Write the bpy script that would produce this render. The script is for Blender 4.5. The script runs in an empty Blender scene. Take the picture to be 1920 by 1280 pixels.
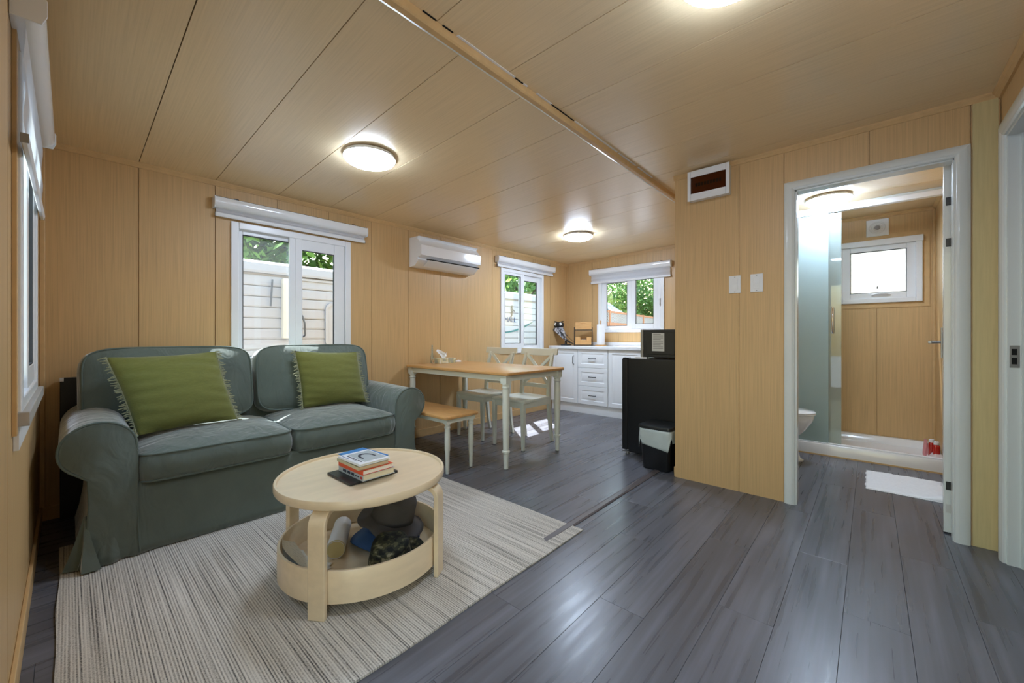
import bpy, bmesh, math, random
from mathutils import Vector, Matrix, noise, Euler
SC = bpy.context.scene
COL = SC.collection
PI = math.pi
R = math.radians
random.seed(7)

# ------------------------------------------------------------------ camera, world, sun, exposure
cam_d = bpy.data.cameras.new('camera')
cam = bpy.data.objects.new('camera', cam_d)
COL.objects.link(cam)
cam.location = (0, 0, 1.04)
cam.rotation_euler = (R(90), 0, R(41.97 - 90))
cam_d.sensor_width = 36
cam_d.lens = 747.0 / 1920 * 36
cam_d.shift_y = -9.0 / 1920
cam_d.clip_start = 0.01
SC.camera = cam

W = bpy.data.worlds.new('sky')
SC.world = W
W.use_nodes = True
wn = W.node_tree.nodes
wl = W.node_tree.links
sky = wn.new('ShaderNodeTexSky')
sky.sky_type = 'NISHITA'
sky.sun_disc = False
sky.sun_elevation = R(59.4)
sky.sun_rotation = R(37.5)
sky.air_density = 2.4
sky.dust_density = 1.0
wl.new(sky.outputs[0], wn['Background'].inputs[0])
wn['Background'].inputs[1].default_value = 0.36

sun_d = bpy.data.lights.new('sun', 'SUN')
sun_d.energy = 12.0
sun_d.angle = R(0.53)
sun_d.color = (.95, .97, 1.0)
sun = bpy.data.objects.new('sun', sun_d)
COL.objects.link(sun)
sun.location = (3, 6, 8)
sun.rotation_euler = Vector((-.36, -.47, -1)).to_track_quat('-Z', 'Y').to_euler()
LAMP = 26.0

SC.cycles.caustics_reflective = False
SC.view_settings.view_transform = 'Standard'
SC.view_settings.look = 'None'
SC.view_settings.exposure = 1.2
SC.view_settings.gamma = 1.0
SC.view_settings.use_curve_mapping = False

# ------------------------------------------------------------------ helpers
def srgb(r, g, b):
    f = lambda c: c / 12.92 if c <= .04045 else ((c + .055) / 1.055) ** 2.4
    return (f(r / 255), f(g / 255), f(b / 255), 1)

class MB:
    def __init__(s):
        s.v = []; s.f = []; s.m = []; s.mi = 0
    def add(s, vs, fs):
        o = len(s.v)
        s.v += [tuple(v) for v in vs]
        s.f += [tuple(i + o for i in f) for f in fs]
        s.m += [s.mi] * len(fs)
        return s
    def box(s, x0, y0, z0, x1, y1, z1, M=None):
        x0, x1 = min(x0, x1), max(x0, x1); y0, y1 = min(y0, y1), max(y0, y1); z0, z1 = min(z0, z1), max(z0, z1)
        vs = [Vector(p) for p in ((x0,y0,z0),(x1,y0,z0),(x1,y1,z0),(x0,y1,z0),(x0,y0,z1),(x1,y0,z1),(x1,y1,z1),(x0,y1,z1))]
        if M: vs = [M @ v for v in vs]
        return s.add(vs, [(0,3,2,1),(4,5,6,7),(0,1,5,4),(1,2,6,5),(2,3,7,6),(3,0,4,7)])
    def loft(s, rings, caps=True, closed=True):
        n = len(rings[0]); vs = [p for r in rings for p in r]; fs = []
        m = n if closed else n - 1
        for i in range(len(rings) - 1):
            for j in range(m):
                k = (j + 1) % n
                fs.append((i*n+j, i*n+k, (i+1)*n+k, (i+1)*n+j))
        if caps:
            fs.append(tuple(range(n-1, -1, -1)))
            fs.append(tuple((len(rings)-1)*n + j for j in range(n)))
        return s.add(vs, fs)
    def tube(s, pts, r, n=8, closed=False, r1=None, caps=True):
        pts = [Vector(p) for p in pts]; L = len(pts); rings = []; up = None
        for i, p in enumerate(pts):
            if closed: d = pts[(i+1) % L] - pts[i-1]
            else: d = pts[min(i+1, L-1)] - pts[max(i-1, 0)]
            d.normalize()
            if up is None:
                up = Vector((0,0,1)) if abs(d.z) < .9 else Vector((1,0,0))
            a = d.cross(up); a.normalize(); b = a.cross(d); up = b
            rr = r if r1 is None else r + (r1 - r) * i / max(1, L-1)
            rings.append([p + (a*math.cos(2*PI*j/n) + b*math.sin(2*PI*j/n)) * rr for j in range(n)])
        if closed:
            rings.append(rings[0]); return s.loft(rings, caps=False)
        return s.loft(rings, caps=caps)
    def lathe(s, prof, n=24, c=(0,0,0), M=None, sx=1, sy=1):
        rings = []
        for r, z in prof:
            ring = [Vector((r*sx*math.cos(2*PI*j/n), r*sy*math.sin(2*PI*j/n), z)) for j in range(n)]
            if M: ring = [M @ p for p in ring]
            rings.append([p + Vector(c) for p in ring])
        return s.loft(rings)
    def prism(s, poly, axis, a0, a1):
        def P(p, a):
            return {'x': (a, p[0], p[1]), 'y': (p[0], a, p[1]), 'z': (p[0], p[1], a)}[axis]
        return s.loft([[P(p, a0) for p in poly], [P(p, a1) for p in poly]])
    def build(s, name, mat=None, parent=None, bevel=0, seg=2, smooth=None, angle=40, loc=None, rot=None, subs=0):
        me = bpy.data.meshes.new(name)
        me.from_pydata(s.v, [], s.f)
        mats = mat if isinstance(mat, (list, tuple)) else [mat]
        for m in mats:
            me.materials.append(M_[m] if isinstance(m, str) else m)
        if len(mats) > 1: me.polygons.foreach_set('material_index', s.m)
        bm = bmesh.new(); bm.from_mesh(me)
        bmesh.ops.recalc_face_normals(bm, faces=bm.faces)
        bm.to_mesh(me); bm.free()
        if smooth or bevel:
            me.polygons.foreach_set('use_smooth', [True] * len(me.polygons))
            if not smooth == 'all': me.set_sharp_from_angle(angle=R(angle))
        o = bpy.data.objects.new(name, me)
        COL.objects.link(o)
        if parent: o.parent = parent
        if loc: o.location = loc
        if rot: o.rotation_euler = rot
        if bevel:
            b = o.modifiers.new('bevel', 'BEVEL'); b.width = bevel; b.segments = seg
            b.limit_method = 'ANGLE'; b.angle_limit = R(40); b.harden_normals = True
        if subs:
            u = o.modifiers.new('subsurf', 'SUBSURF'); u.levels = subs; u.render_levels = subs
        return o

def bx(*a, M=None): return MB().box(*a, M=M)
def thing(name, label, cat, loc=(0,0,0), rotz=0, group=None):
    o = bpy.data.objects.new(name, None); COL.objects.link(o)
    o.empty_display_size = .05
    o.location = loc; o.rotation_euler = (0, 0, rotz)
    o['label'] = label; o['category'] = cat
    if group: o['group'] = group
    return o
def tag(o, label, cat, group=None):
    o['label'] = label; o['category'] = cat
    if group: o['group'] = group
    return o
def struct(o, label=None):
    o['kind'] = 'structure'
    if label: o['label'] = label
    return o
def copy_tree(o, parent=None, label=None):
    c = o.copy(); COL.objects.link(c); c.parent = parent
    if label: c['label'] = label
    for ch in [x for x in COL.objects if x.parent == o]: copy_tree(ch, c)
    return c
def arc(cx, cy, rx, ry, a0, a1, n):
    return [(cx + rx*math.cos(R(a0+(a1-a0)*i/n)), cy + ry*math.sin(R(a0+(a1-a0)*i/n))) for i in range(n+1)]
def rrect(w, d, r, n=5, cx=0, cy=0):
    o = []
    for sx, sy, a in ((1,1,0),(-1,1,90),(-1,-1,180),(1,-1,270)):
        o += arc(cx+sx*(w/2-r), cy+sy*(d/2-r), r, r, a, a+90, n)
    return o
def T(loc=(0,0,0), rx=0, ry=0, rz=0):
    return Matrix.Translation(loc) @ Euler((R(rx), R(ry), R(rz))).to_matrix().to_4x4()

# ------------------------------------------------------------------ materials
M_ = {}
def nodes(name):
    m = bpy.data.materials.new(name); m.use_nodes = True
    M_[name] = m
    return m, m.node_tree.nodes, m.node_tree.links, m.node_tree.nodes['Principled BSDF']
def coords(n, l, scale, kind='Object', rot=None):
    tc = n.new('ShaderNodeTexCoord'); mp = n.new('ShaderNodeMapping')
    mp.inputs['Scale'].default_value = scale
    if rot: mp.inputs['Rotation'].default_value = rot
    l.new(tc.outputs[kind], mp.inputs['Vector'])
    return mp.outputs[0]
def ramp(n, l, fac, stops, interp='LINEAR'):
    r = n.new('ShaderNodeValToRGB'); r.color_ramp.interpolation = interp
    e = r.color_ramp.elements
    while len(e) < len(stops): e.new(.5)
    for i, (p, c) in enumerate(stops): e[i].position = p; e[i].color = c
    l.new(fac, r.inputs[0]); return r.outputs[0]
def noi(n, l, vec, scale=5, detail=3, rough=.5):
    t = n.new('ShaderNodeTexNoise'); t.inputs['Scale'].default_value = scale
    t.inputs['Detail'].default_value = detail; t.inputs['Roughness'].default_value = rough
    if vec: l.new(vec, t.inputs['Vector'])
    return t.outputs['Fac']
def bump(n, l, h, bs, strength=.2, dist=.002):
    b = n.new('ShaderNodeBump'); b.inputs['Strength'].default_value = strength
    b.inputs['Distance'].default_value = dist
    l.new(h, b.inputs['Height']); l.new(b.outputs[0], bs.inputs['Normal'])
def sc(c, k): return (min(1, c[0]*k), min(1, c[1]*k), min(1, c[2]*k), 1)
def pm(name, col, rough=.5, metal=0, var=.06, scale=6, bmp=0, bscale=80, stretch=(1,1,1), coat=0, spec=.5, sheen=0, em=0):
    m, n, l, b = nodes(name)
    v = coords(n, l, stretch)
    c = ramp(n, l, noi(n, l, v, scale, 4), [(.3, sc(col, 1-var)), (.7, sc(col, 1+var))])
    l.new(c, b.inputs['Base Color'])
    b.inputs['Roughness'].default_value = rough; b.inputs['Metallic'].default_value = metal
    b.inputs['Coat Weight'].default_value = coat; b.inputs['Coat Roughness'].default_value = .22 if name in ('birch', 'oak') else .03; b.inputs['Specular IOR Level'].default_value = spec
    b.inputs['Sheen Weight'].default_value = sheen
    if bmp: bump(n, l, noi(n, l, v, bscale, 2), b, bmp)
    if em:
        b.inputs['Emission Color'].default_value = col; b.inputs['Emission Strength'].default_value = em
    return m
# faux-wood wall panels: fine vertical grain
def grain(name, col, axis, rough, k=.16, coat=0.0, spec=.5):
    m, n, l, b = nodes(name)
    tc = n.new('ShaderNodeTexCoord')
    sp = n.new('ShaderNodeSeparateXYZ'); l.new(tc.outputs['Object'], sp.inputs[0])
    ad = n.new('ShaderNodeMath'); ad.operation = 'ADD'
    cb = n.new('ShaderNodeCombineXYZ')
    if axis == 'z':
        l.new(sp.outputs[0], ad.inputs[0]); l.new(sp.outputs[1], ad.inputs[1]); lo = sp.outputs[2]
    else:
        l.new(sp.outputs[0], ad.inputs[0]); ad.inputs[1].default_value = 0; lo = sp.outputs[1]
    a = n.new('ShaderNodeMath'); a.operation = 'MULTIPLY'; a.inputs[1].default_value = 150; l.new(ad.outputs[0], a.inputs[0])
    c = n.new('ShaderNodeMath'); c.operation = 'MULTIPLY'; c.inputs[1].default_value = 2.2; l.new(lo, c.inputs[0])
    l.new(a.outputs[0], cb.inputs[0]); l.new(c.outputs[0], cb.inputs[1])
    f = noi(n, l, cb.outputs[0], 1.0, 3, .6)
    cc = ramp(n, l, f, [(.25, sc(col, 1-k)), (.5, col), (.75, sc(col, 1+k*.7))])
    l.new(cc, b.inputs['Base Color']); b.inputs['Roughness'].default_value = rough
    b.inputs['Specular IOR Level'].default_value = spec
    b.inputs['Coat Weight'].default_value = coat; b.inputs['Coat Roughness'].default_value = .3
    bump(n, l, f, b, .08, .001)
grain('panel', srgb(208, 172, 121), 'z', .42)
grain('ceil_panel', srgb(238, 213, 172), 'y', .27, .08, spec=.8)
pm('floor_strip', srgb(92, 84, 84), .35, stretch=(2, 20, 1))
pm('column_wood', srgb(206, 188, 136), .45, stretch=(20,20,1))
pm('grey_sill', srgb(176, 172, 166), .5)
pm('joint', srgb(120, 86, 46), .8)
pm('trim_wood', srgb(212, 176, 124), .45, stretch=(1,1,1), scale=20)
# floor planks
def floor_mat():
    m, n, l, b = nodes('plank')
    oi = n.new('ShaderNodeObjectInfo')
    tc = n.new('ShaderNodeTexCoord')
    off = n.new('ShaderNodeVectorMath'); off.operation = 'ADD'
    sc_ = n.new('ShaderNodeVectorMath'); sc_.operation = 'SCALE'; sc_.inputs[3].default_value = 37.0
    cx = n.new('ShaderNodeCombineXYZ')
    l.new(oi.outputs['Random'], cx.inputs[0]); l.new(oi.outputs['Random'], cx.inputs[1])
    l.new(cx.outputs[0], sc_.inputs[0])
    l.new(tc.outputs['Object'], off.inputs[0]); l.new(sc_.outputs[0], off.inputs[1])
    mp = n.new('ShaderNodeMapping'); mp.inputs['Scale'].default_value = (1.3, 34, 1); l.new(off.outputs[0], mp.inputs[0])
    f1 = noi(n, l, mp.outputs[0], 1.0, 3, .45)
    mp2 = n.new('ShaderNodeMapping'); mp2.inputs['Scale'].default_value = (1.2, 6, 1); l.new(off.outputs[0], mp2.inputs[0])
    f2 = noi(n, l, mp2.outputs[0], 1.0, 3, .5)
    mx = n.new('ShaderNodeMath'); mx.operation = 'MULTIPLY_ADD'; mx.inputs[1].default_value = .6; l.new(f1, mx.inputs[0])
    m3 = n.new('ShaderNodeMath'); m3.operation = 'MULTIPLY_ADD'; m3.inputs[1].default_value = .4; l.new(f2, m3.inputs[0])
    rr = n.new('ShaderNodeMath'); rr.operation = 'MULTIPLY_ADD'; rr.inputs[1].default_value = .10; rr.inputs[2].default_value = -.05; l.new(oi.outputs['Random'], rr.inputs[0])
    l.new(rr.outputs[0], m3.inputs[2]); l.new(m3.outputs[0], mx.inputs[2])
    c = ramp(n, l, mx.outputs[0], [(.32, srgb(82, 81, 85)), (.5, srgb(97, 97, 103)), (.68, srgb(116, 116, 124))])
    l.new(c, b.inputs['Base Color'])
    ro = ramp(n, l, f1, [(.3, (.25,.25,.25,1)), (.7, (.34,.34,.34,1))])
    l.new(ro, b.inputs['Roughness'])
    bump(n, l, f1, b, .05, .001)
floor_mat()
# rug: fine ribs along y, colour varies from rib to rib
def rug_mat():
    m, n, l, b = nodes('rug')
    v = coords(n, l, (170, 1.2, 1)); f = noi(n, l, v, 1.0, 2, .5)
    v2 = coords(n, l, (170, 260, 1)); g = noi(n, l, v2, 1.0, 2, .5)
    w = n.new('ShaderNodeTexWave'); w.wave_type = 'BANDS'; w.bands_direction = 'X'; w.inputs['Scale'].default_value = 1
    w.inputs['Distortion'].default_value = .6; w.inputs['Detail'].default_value = 1
    l.new(coords(n, l, (38, 1, 1)), w.inputs['Vector'])
    mx = n.new('ShaderNodeMix'); mx.data_type = 'FLOAT'; mx.inputs[0].default_value = .45
    l.new(f, mx.inputs[2]); l.new(g, mx.inputs[3])
    m2 = n.new('ShaderNodeMath'); m2.operation = 'MULTIPLY_ADD'; m2.inputs[1].default_value = .16
    l.new(w.outputs['Fac'], m2.inputs[0]); l.new(mx.outputs[0], m2.inputs[2])
    c = ramp(n, l, m2.outputs[0], [(.40, srgb(92, 88, 86)), (.52, srgb(176, 169, 158)), (.66, srgb(218, 211, 200))])
    l.new(c, b.inputs['Base Color']); b.inputs['Roughness'].default_value = .95
    b.inputs['Specular IOR Level'].default_value = .1
    bump(n, l, m2.outputs[0], b, .6, .003)
rug_mat()
# glass that lets daylight through, with a mirror-like sheen on top
def glass(name, tint=(.97, .99, 1, 1), haze=0, hazecol=(.8, .85, .9, 1)):
    m = bpy.data.materials.new(name); m.use_nodes = True; M_[name] = m
    n = m.node_tree.nodes; l = m.node_tree.links; n.clear()
    out = n.new('ShaderNodeOutputMaterial'); tr = n.new('ShaderNodeBsdfTransparent'); gl = n.new('ShaderNodeBsdfGlossy')
    tr.inputs[0].default_value = tint; gl.inputs['Roughness'].default_value = .02
    lw = n.new('ShaderNodeLayerWeight'); lw.inputs[0].default_value = .5
    pw = n.new('ShaderNodeMath'); pw.operation = 'POWER'; pw.inputs[1].default_value = 5; l.new(lw.outputs['Facing'], pw.inputs[0])
    fr = n.new('ShaderNodeMath'); fr.operation = 'MULTIPLY_ADD'; fr.inputs[1].default_value = .7; fr.inputs[2].default_value = .035; l.new(pw.outputs[0], fr.inputs[0])
    mx = n.new('ShaderNodeMixShader'); l.new(fr.outputs[0], mx.inputs[0]); l.new(tr.outputs[0], mx.inputs[1]); l.new(gl.outputs[0], mx.inputs[2])
    last = mx
    if haze:
        d = n.new('ShaderNodeBsdfDiffuse'); d.inputs[0].default_value = hazecol
        t2 = n.new('ShaderNodeBsdfTranslucent'); t2.inputs[0].default_value = hazecol
        a = n.new('ShaderNodeMixShader'); a.inputs[0].default_value = .5; l.new(d.outputs[0], a.inputs[1]); l.new(t2.outputs[0], a.inputs[2])
        h = n.new('ShaderNodeMixShader'); h.inputs[0].default_value = haze; l.new(mx.outputs[0], h.inputs[1]); l.new(a.outputs[0], h.inputs[2])
        # reflections stay on top
        h2 = n.new('ShaderNodeMixShader'); l.new(fr.outputs[0], h2.inputs[0]); l.new(h.outputs[0], h2.inputs[1]); l.new(gl.outputs[0], h2.inputs[2])
        last = h2
    l.new(last.outputs[0], out.inputs[0])
glass('glass')
glass('screen_glass', haze=.035, hazecol=(.75, .8, .85, 1))
glass('frosted', tint=(.8, .92, .92, 1), haze=.82, hazecol=(.70, .84, .84, 1))
glass('half_frosted', tint=(.86, .93, .92, 1), haze=.38, hazecol=(.60, .70, .68, 1))
glass('milk_glass', haze=.55, hazecol=(.9, .95, 1, 1))
glass('amber', tint=(.52, .34, .2, 1))
glass('vase', tint=(.9, .93, .92, 1), haze=.1)

pm('white_vinyl', srgb(236, 238, 240), .28, var=.015)
pm('white_gloss', srgb(240, 241, 242), .12, var=.01, coat=.4)
pm('white_plastic', srgb(232, 233, 234), .38, var=.015)
def fabric_mat():
    m, n, l, b = nodes('blind_fabric')
    b.inputs['Base Color'].default_value = srgb(236, 238, 242); b.inputs['Roughness'].default_value = .8
    bump(n, l, noi(n, l, coords(n, l, (1, 1, 1)), 400, 2), b, .1)
    tl = n.new('ShaderNodeBsdfTranslucent'); tl.inputs[0].default_value = srgb(236, 240, 246)
    mx = n.new('ShaderNodeMixShader'); mx.inputs[0].default_value = .45
    l.new(b.outputs[0], mx.inputs[1]); l.new(tl.outputs[0], mx.inputs[2]); l.new(mx.outputs[0], n['Material Output'].inputs[0])
fabric_mat()
pm('casing', srgb(222, 226, 222), .25, var=.015, coat=.3)
pm('gasket', srgb(40, 42, 46), .6)
pm('grey_metal', srgb(150, 150, 150), .35, metal=.8)
pm('chrome', srgb(215, 215, 215), .12, metal=1, var=.02)
pm('black_plastic', srgb(24, 25, 27), .38, var=.1)
pm('fridge_black', srgb(16, 17, 19), .34, var=.1, bmp=.1, bscale=300)
pm('dark_gap', srgb(10, 10, 10), .9)
def sofa_mat():
    m, n, l, b = nodes('sofa')
    v = coords(n, l, (1, 1, 1)); col = srgb(98, 108, 100)
    l.new(ramp(n, l, noi(n, l, v, 9, 4), [(.3, sc(col, .95)), (.7, sc(col, 1.05))]), b.inputs['Base Color'])
    b.inputs['Roughness'].default_value = .82; b.inputs['Sheen Weight'].default_value = .9; b.inputs['Sheen Roughness'].default_value = .4; b.inputs['Specular IOR Level'].default_value = .3
    w = n.new('ShaderNodeTexNoise'); w.inputs['Scale'].default_value = 5.0; w.inputs['Detail'].default_value = 2.5; w.inputs['Distortion'].default_value = 1.6
    l.new(coords(n, l, (1.6, 1.6, .8)), w.inputs['Vector'])
    b1 = n.new('ShaderNodeBump'); b1.inputs['Strength'].default_value = .55; b1.inputs['Distance'].default_value = .022; l.new(w.outputs['Fac'], b1.inputs['Height'])
    b2 = n.new('ShaderNodeBump'); b2.inputs['Strength'].default_value = .15; b2.inputs['Distance'].default_value = .002; l.new(noi(n, l, v, 260, 2), b2.inputs['Height'])
    l.new(b1.outputs[0], b2.inputs['Normal']); l.new(b2.outputs[0], b.inputs['Normal'])
sofa_mat()
pm('sofa_pipe', srgb(92, 104, 96), .85, sheen=.2)
pm('pillow', srgb(114, 116, 60), .9, var=.08, scale=40, stretch=(1, 1, 4), bmp=.35, bscale=120, sheen=.2, spec=.2)
pm('fringe', srgb(150, 152, 122), .9)
pm('birch', srgb(230, 208, 174), .4, var=.05, scale=5, stretch=(1, 6, 6), coat=.5)
pm('birch_edge', srgb(214, 178, 124), .45, var=.08, scale=30)
pm('oak', srgb(208, 158, 98), .35, var=.09, scale=4, stretch=(14, 1.2, 14), coat=.25)
pm('offwhite', srgb(226, 228, 216), .35, var=.02, coat=.2)
pm('cab_white', srgb(236, 238, 241), .32, var=.01, coat=.2)
pm('counter', srgb(232, 233, 236), .22, var=.02, scale=14)
pm('bamboo', srgb(214, 164, 104), .45, var=.08, scale=8, stretch=(1, 1, 8))
pm('paper', srgb(240, 240, 242), .8, var=.02)
pm('paper_yellow', srgb(214, 202, 150), .8, var=.05)
pm('ceramic', srgb(240, 240, 240), .1, var=.01, coat=.5)
pm('acrylic', srgb(238, 236, 234), .2, var=.01, coat=.3)
pm('towel', srgb(240, 241, 243), .95, var=.03, scale=60, bmp=.6, bscale=120)
pm('hat_grey', srgb(82, 78, 78), .85, var=.12, scale=10, bmp=.2, bscale=200)
pm('hat_blue', srgb(52, 84, 128), .85, var=.12, scale=12, bmp=.2, bscale=300)
pm('bag', srgb(190, 200, 198), .35, var=.06, scale=12, bmp=.4, bscale=24)
pm('ink_grey', srgb(140,138,134), .7)
pm('label_paper', srgb(205, 205, 200), .6)
# ------------------------------------------------------------------ the room shell
A, EX, LX, RY, PX = 3.475, 5.15, -.112, -.47, 3.01      # window wall y, kitchen end wall x, left wall x, right wall y, partition x
HC = 2.225                                               # ceiling height of the core
def zc(y): return 2.15 + .0345 * (A - y)                 # sloping ceiling of the bay
def rects(u0, u1, z0, z1, ops):
    us = sorted({u0, u1} | {u for o in ops for u in o[:2] if u0 < u < u1})
    out = []
    for a, b in zip(us, us[1:]):
        m = (a + b) / 2
        iv = sorted((max(z0, o[2]), min(z1, o[3])) for o in ops if o[0] < m < o[1])
        z = z0
        for p, q in iv:
            if p > z + 1e-4: out.append((a, b, z, p))
            z = max(z, q)
        if z < z1 - 1e-4: out.append((a, b, z, z1))
    return out
def wall(name, ax, face, sg, u0, u1, z0, z1, joints=(), ops=(), thick=.09, label=None, panels=True):
    def put(mb, a, b, p, q, d0, d1):
        if ax == 'x': mb.box(a, face+sg*d0, p, b, face+sg*d1, q)
        else: mb.box(face+sg*d0, a, p, face+sg*d1, b, q)
    mb = MB()
    for r in rects(u0, u1, z0, z1, ops): put(mb, *r, .009 if panels else 0, thick)
    w = struct(mb.build(name, 'panel'), label)
    if panels:
        js = [u0] + sorted(j for j in joints if u0 + .02 < j < u1 - .02) + [u1]
        for a, b in zip(js, js[1:]):
            rr = rects(a + .0022, b - .0022, z0, z1, ops)
            if not rr: continue
            mb = MB()
            for r in rr: put(mb, *r, 0, .0088)
            mb.build('panel', 'panel', w)
    return w
JX = [.297 + .4*k for k in range(-1, 13)]
OP1 = (.80, 1.68, .81, 1.88); OP2 = (3.655, 4.51, .835, 1.905); OPK = (1.99, 2.925, 1.115, 1.90); OPB = (-.335, .235, 1.375, 1.945); OPL = (1.91, 2.79, .81, 1.89)
wall('wall_back', 'x', A, 1, LX, EX, 0, 2.25, JX, [OP1, OP2], thick=.05, label='tan wood-grain wall with two windows behind the sofa')
wall('wall_end', 'y', EX, 1, RY, A + .09, 0, 2.26, [-.045, .36, .8, 1.39, 1.80, 2.214, 2.63, 3.043], [OPK, OPB], thick=.05, label='tan wood-grain end wall behind the kitchen counter')
wall('wall_left', 'y', LX, -1, -.56, A + .09, 0, 2.26, [.1, .95, 1.35, 1.75, 2.95], [OPL, (-.42, .90, 0, 2.06)], thick=.05, label='tan panelled wall with a window at the left')
wall('wall_partition', 'y', PX, 1, RY, 1.08, 0, 2.235, [.655, .404, .004, -.372], [(-.318, .346, 0, 1.947)], thick=.06, label='yellow tan partition with the bathroom doorway')
wall('wall_right', 'x', RY, -1, LX - .09, PX + .06, 0, 2.26, [.5, .9, 1.3, 1.7], [(2.10, 2.872, 0, 1.965)], label='tan wall with a bedroom doorway at the right')
wall('wall_bathroom_right', 'x', -.432, -1, PX + .06, EX, 0, 2.26, [3.6, 4.1, 4.6], (), thick=.03)
wb = MB(); wb.box(PX + .06, 1.02, 0, EX, 1.08, 2.26)
struct(wb.build('wall_bathroom_left', 'panel'))
# bedroom beyond the right wall
wall('wall_bedroom_far', 'x', -2.6, -1, LX - .09, EX + .09, 0, 2.3, (), [(3.65, 4.95, .8, 1.95)], panels=False)
wall('wall_bedroom_end', 'y', EX, 1, -2.6, RY, 0, 2.3, (), (), panels=False)
wall('wall_bedroom_side', 'y', LX, -1, -2.6, -.56, 0, 2.3, (), (), panels=False)

# floor: slab, planks, joint strip
fl = struct(bx(LX - .09, -2.7, -.12, EX + .09, A + .09, -.010).build('floor', 'gasket'), 'dark grey brown wood plank floor')
PW, PL = .182, 1.22
full = {}
def plank(x0, x1, y0, y1):
    key = (round(x1-x0, 3), round(y1-y0, 3))
    if key not in full:
        hx, hy = (x1-x0)/2 - .0004, (y1-y0)/2 - .0004
        mb = MB(); c = .0007
        mb.loft([[(-hx,-hy,-.010),(hx,-hy,-.010),(hx,hy,-.010),(-hx,hy,-.010)],
                 [(-hx,-hy,-c),(hx,-hy,-c),(hx,hy,-c),(-hx,hy,-c)],
                 [(-hx+c,-hy+c,0),(hx-c,-hy+c,0),(hx-c,hy-c,0),(-hx+c,hy-c,0)]])
        o = mb.build('plank', 'plank', fl); full[key] = o.data
    else:
        o = bpy.data.objects.new('plank', full[key]); COL.objects.link(o); o.parent = fl
    o.location = ((x0+x1)/2, (y0+y1)/2, 0)
def planks(x0, x1, y0, y1, seed):
    rnd = random.Random(seed); y = y0; i = 0
    while y < y1 - .01:
        yb = min(y + PW, y1)
        x = x0 - ((i * 3 % 5) * .27 + .1); i += 1
        while x < x1 - .01:
            a, b = max(x, x0), min(x + PL, x1)
            if b - a > .02: plank(a, b, y, yb)
            x += PL
        y = yb
planks(LX, EX, 1.246, A, 3)
planks(LX, EX, RY, 1.216, 5)
struct(bx(LX, -2.6, -.01, EX, RY - .0, 0).build('floor_bedroom', 'plank'))
st = MB(); st.prism([(1.206, 0), (1.206, .003), (1.216, .007), (1.246, .007), (1.256, .003), (1.256, 0)], 'x', LX, EX)
o = struct(st.build('trim_1', 'floor_strip' if 'floor_strip' in M_ else 'plank'), 'dark joint strip across the floor'); o.location.z = .0005

# ceiling: slab and boards
ce = struct(bx(LX - .09, -2.7, 2.27, EX + .09, A + .09, 2.40).build('ceiling', 'ceil_panel'), 'tan satin panelled ceiling')
def cboard(x0, x1, y0, y1, za, zb):
    mb = MB(); a, b = x0 + .002, x1 - .002; t = .012
    mb.add([(a,y0,za),(b,y0,za),(b,y1,zb),(a,y1,zb),(a,y0,za+t),(b,y0,za+t),(b,y1,zb+t),(a,y1,zb+t)],
           [(0,3,2,1),(4,5,6,7),(0,1,5,4),(1,2,6,5),(2,3,7,6),(3,0,4,7)])
    mb.build('ceiling_board', 'ceil_panel', ce)
js = [LX] + [j for j in JX if j > LX + .05 and j < EX - .05] + [EX]
for a, b in zip(js, js[1:]): cboard(a, b, 1.245, A, zc(1.245), zc(A))
js = [LX, .136] + [.53 + .394*k for k in range(7)] + [PX + .02]
for a, b in zip(js, js[1:]): cboard(a, b, RY, 1.225, HC, HC)
js = [PX + .02, 3.30, 3.69, 4.08, 4.47, 4.86, EX]
for a, b in zip(js, js[1:]): cboard(a, b, 1.06, 1.225, HC, HC)
js = [PX + .06, 3.45, 3.90, 4.30, 4.75, EX]
for a, b in zip(js, js[1:]): cboard(a, b, -.432, 1.02, 2.20, 2.20)
# dark upper seal over the joints so they read as lines
seal = MB(); seal.box(LX, RY, 2.255, EX, A, 2.262)
struct(seal.build('ceiling_underlay', 'joint'))

# beam cover between core and bay
b1 = struct(MB().prism([(1.212, HC+.01), (1.212, 2.196), (1.218, 2.190), (1.242, 2.190), (1.246, 2.196), (1.246, HC+.02)], 'x', LX, EX).build('trim_2', 'trim_wood'), 'tan cover strip along the ceiling joint')
b2 = struct(MB().prism([(1.247, 2.235), (1.247, 2.199), (1.268, 2.207), (1.268, 2.235)], 'x', LX, EX).build('trim_3', 'casing'), 'white edge strip along the ceiling joint')
tp = MB()
for x0, x1 in ((1.02, 1.36), (1.42, 1.45), (1.52, 1.64), (1.86, 2.35), (2.37, 2.62), (2.66, 2.9)):
    tp.box(x0, 1.202, 2.2215, x1, 1.2115, 2.2245)
tp.build('tape', 'paper', b1)
dk = MB()
for x0, x1 in ((.86, .92), (.95, 1.0), (1.36, 1.42), (1.64, 1.85)):
    dk.box(x0, 1.206, 2.222, x1, 1.2115, 2.2247)
dk.build('dark_gap', 'dark_gap', b1)

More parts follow.
